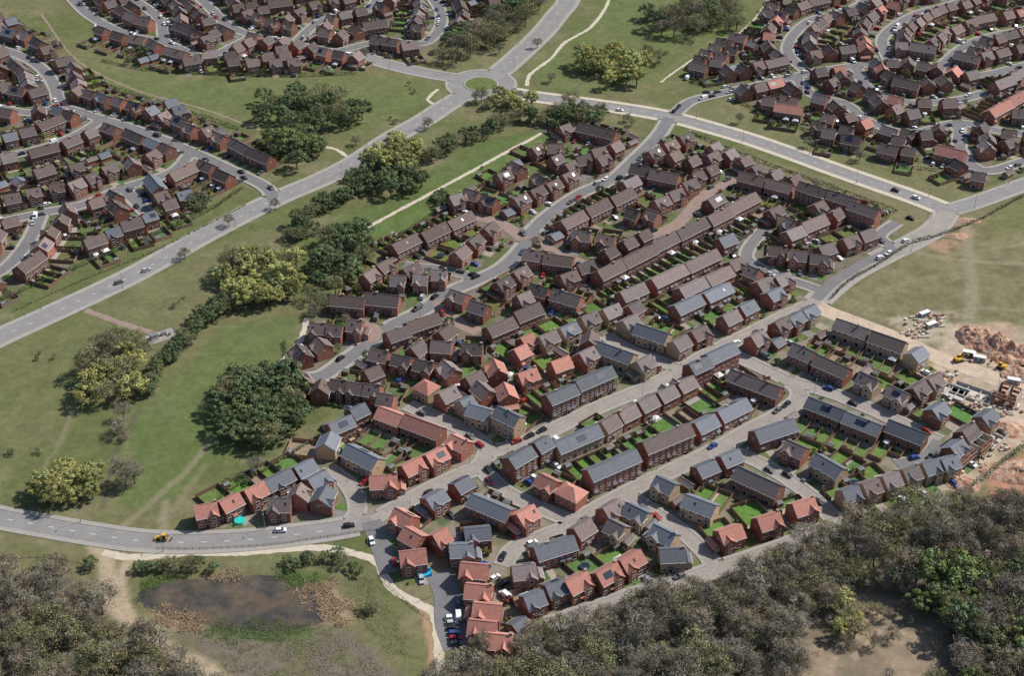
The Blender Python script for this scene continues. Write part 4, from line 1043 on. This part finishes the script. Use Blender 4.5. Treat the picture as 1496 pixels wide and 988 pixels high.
def shell(u,v,a,w=9,d=8,h=5.):
    mb=MB()
    for sx in(-1,0,1): mb.box(sx*(w/2-.15),0,0,h,.3,d-.62,'blockwork')
    for sy in(-1,1):
        y0=sy*(d/2-.15)
        mb.box(0,y0,0,.9,w,.3,'brick_red'); mb.box(0,y0,2.1,3.4,w,.3,'brick_red'); mb.box(0,y0,4.5,h,w,.3,'brick_red')
        for x in(-w/2+.5,0,w/2-.5):
            mb.box(x,y0,.9,2.1,1.4 if x==0 else 1.0,.3,'brick_red'); mb.box(x,y0,3.4,4.5,1.4 if x==0 else 1.0,.3,'brick_red')
    for k in range(5):
        x=-w/2+.6+k*(w-1.2)/4
        for s in(-1,1): mb.cyl((x,s*d/2,h),(x,0,h+2.8),.07,.07,'fence_wood',4)
    for x in np.linspace(-w/2-1,w/2+1,6):
        for s in(-1,1): mb.cyl((x,s*(d/2+1.1),0),(x,s*(d/2+1.1),h+1.2),.05,.05,'metal_grey',5)
    for s in(-1,1):
        for z in(1.9,3.9): mb.box(0,s*(d/2+.75),z,z+.06,w+2,.6,'fence_wood')
    x,y=G(u,v); mark(x,y,w,d,math.radians(a),2); mb.obj('unfinished_brick_house',(x,y,0),math.radians(a))
foundation(1420,577,-35); foundation(1450,640,45,12,8); foundation(1390,575,-35,12,8)
shell(1398,672,45); shell(1425,655,45); shell(1470,585,-35)
def digger(u,v,a,name='excavator',s=1.0):
    mb=MB(); Y='yellow_paint'
    for s_ in(-1,1):
        mb.box(0,s_*1.1,.0,.75,3.4,.5,'tyre')
        for x in(-1.4,1.4): mb.cyl((x,s_*.84,.4),(x,s_*1.37,.4),.42,.42,'tyre',10)
    mb.box(-.2,0,.85,1.6,3.0,2.3,Y); mb.box(-1.3,0,1.6,2.0,1.0,2.2,Y); mb.box(.5,.6,1.6,2.8,1.3,.95,'glass'); mb.box(.5,.6,2.8,2.9,1.4,1.05,Y)
    mb.cyl((1.0,-.3,1.4),(3.2,-.3,3.6),.22,.18,Y,6); mb.cyl((3.2,-.3,3.6),(4.9,-.3,1.6),.18,.13,Y,6)
    mb.hexa([(4.5,-.8,.7),(5.4,-.8,.9),(5.4,.2,.9),(4.5,.2,.7)],[(4.6,-.8,1.6),(5.1,-.8,1.7),(5.1,.2,1.7),(4.6,.2,1.6)],'tyre')
    x,y=G(u,v); put(name,mb.mesh(name),(x,y,.05),math.radians(a),s)
digger(1463,538,140); digger(1400,528,20)
def tractor(u,v,a):
    mb=MB(); Y='yellow_paint'
    for s_ in(-1,1):
        mb.cyl((-1.0,s_*.7,.8),(-1.0,s_*1.15,.8),.8,.8,'tyre',14); mb.cyl((1.5,s_*.7,.5),(1.5,s_*1.05,.5),.5,.5,'tyre',12)
        mb.cyl((-1.0,s_*.7,.8),(-1.0,s_*1.17,.8),.4,.4,Y,10)
    mb.box(.9,0,.7,1.5,2.4,1.1,Y); mb.box(-.8,0,.7,1.5,1.6,1.3,Y); mb.box(-.7,0,1.5,2.7,1.5,1.35,'glass'); mb.box(-.7,0,2.7,2.82,1.7,1.5,Y)
    for s_ in(-1,1): mb.cyl((.3,s_*.65,1.5),(2.9,s_*.65,.7),.1,.1,Y,6)
    mb.hexa([(2.7,-1.15,.15),(3.5,-1.15,.15),(3.5,1.15,.15),(2.7,1.15,.15)],[(2.6,-1.15,1.0),(3.0,-1.15,1.0),(3.0,1.15,1.0),(2.6,1.15,1.0)],Y)
    mb.cyl((-1.6,0,1.0),(-3.0,0,2.6),.15,.12,Y,6); mb.cyl((-3.0,0,2.6),(-3.6,0,1.0),.12,.1,Y,6); mb.box(-3.6,0,.5,1.1,.5,.7,'tyre')
    x,y=G(u,v); put('backhoe_loader',mb.mesh('backhoe_loader'),(x,y,.1),math.radians(a),.9)
tractor(238,789,175)
x,y=G(235,492); mb=MB(); mb.box(-3,0,0,2.4,3,2.6,'blockwork'); mb.box(-3,0,2.4,2.55,3.3,2.9,'felt'); mb.box(1.5,.5,0,1.6,2.2,1.6,'metal_grey'); mb.box(3.6,-1,0,1.3,1,1,'metal_grey'); mb.box(0,0,.0,.06,13,8,'pavement_mat')
for a in np.arange(-6.5,6.6,.65):
    for b in(-4,4): mb.box(a,b,0,1.8,.1,.06,'metal_grey')
for b in np.arange(-4,4.1,.65):
    for a in(-6.5,6.5): mb.box(a,b,0,1.8,.06,.1,'metal_grey')
mb.obj('electricity_substation',(x,y,0),.6)
def pool(u,v,r,mat,name):
    mb=MB(); mb.cyl((0,0,0),(0,0,.6),r,r*.98,mat,16); mb.cyl((0,0,.6),(0,0,.62),r*.88,r*.88,mat,16); x,y=G(u,v); mb.obj(name,(x,y,.06))
pool(350,762,2.0,'teal_plastic','paddling_pool')
x,y=G(620,840); mb=MB(); mb.box(0,0,0,.5,5,2.6,'blue_plastic'); mb.box(0,1.2,.5,1.7,5,.5,'blue_plastic',taper=.9)
for s_ in(-2.2,2.2): mb.cyl((s_,-1,0.4),(s_,-1,1.8),.3,.25,'blue_plastic',8)
mb.obj('inflatable_slide',(x,y,.03),.2)
# ------------------------------------------------------------------ light, sky, camera
sd=Vector((1,.45,0)).normalized(); el=math.radians(46)
to=Vector((sd.x*math.cos(el),sd.y*math.cos(el),math.sin(el)))
sl=bpy.data.lights.new('sun','SUN'); sl.energy=5.0; sl.angle=math.radians(.5); sl.color=(1,.955,.89)
so=bpy.data.objects.new('sun',sl); so.rotation_euler=to.to_track_quat('Z','Y').to_euler(); so.location=(200,400,400); COL.objects.link(so)
w=bpy.data.worlds.new('World'); scene.world=w; w.use_nodes=True
nt=w.node_tree; bg=nt.nodes['Background']; sk=nt.nodes.new('ShaderNodeTexSky'); sk.sky_type='NISHITA'; sk.sun_disc=False
sk.sun_elevation=el; sk.sun_rotation=math.atan2(sd.x,sd.y); nt.links.new(sk.outputs[0],bg.inputs[0]); bg.inputs[1].default_value=.115
cam=bpy.data.cameras.new('camera'); cam.sensor_width=36; cam.lens=36*F/1496; cam.clip_start=1; cam.clip_end=20000
co=bpy.data.objects.new('camera',cam); co.location=(0,0,H); co.rotation_euler=(math.pi/2-P,0,0); COL.objects.link(co); scene.camera=co
scene.view_settings.view_transform='Standard'; scene.view_settings.look='None'; scene.view_settings.exposure=0
print('objs',len(bpy.data.objects))
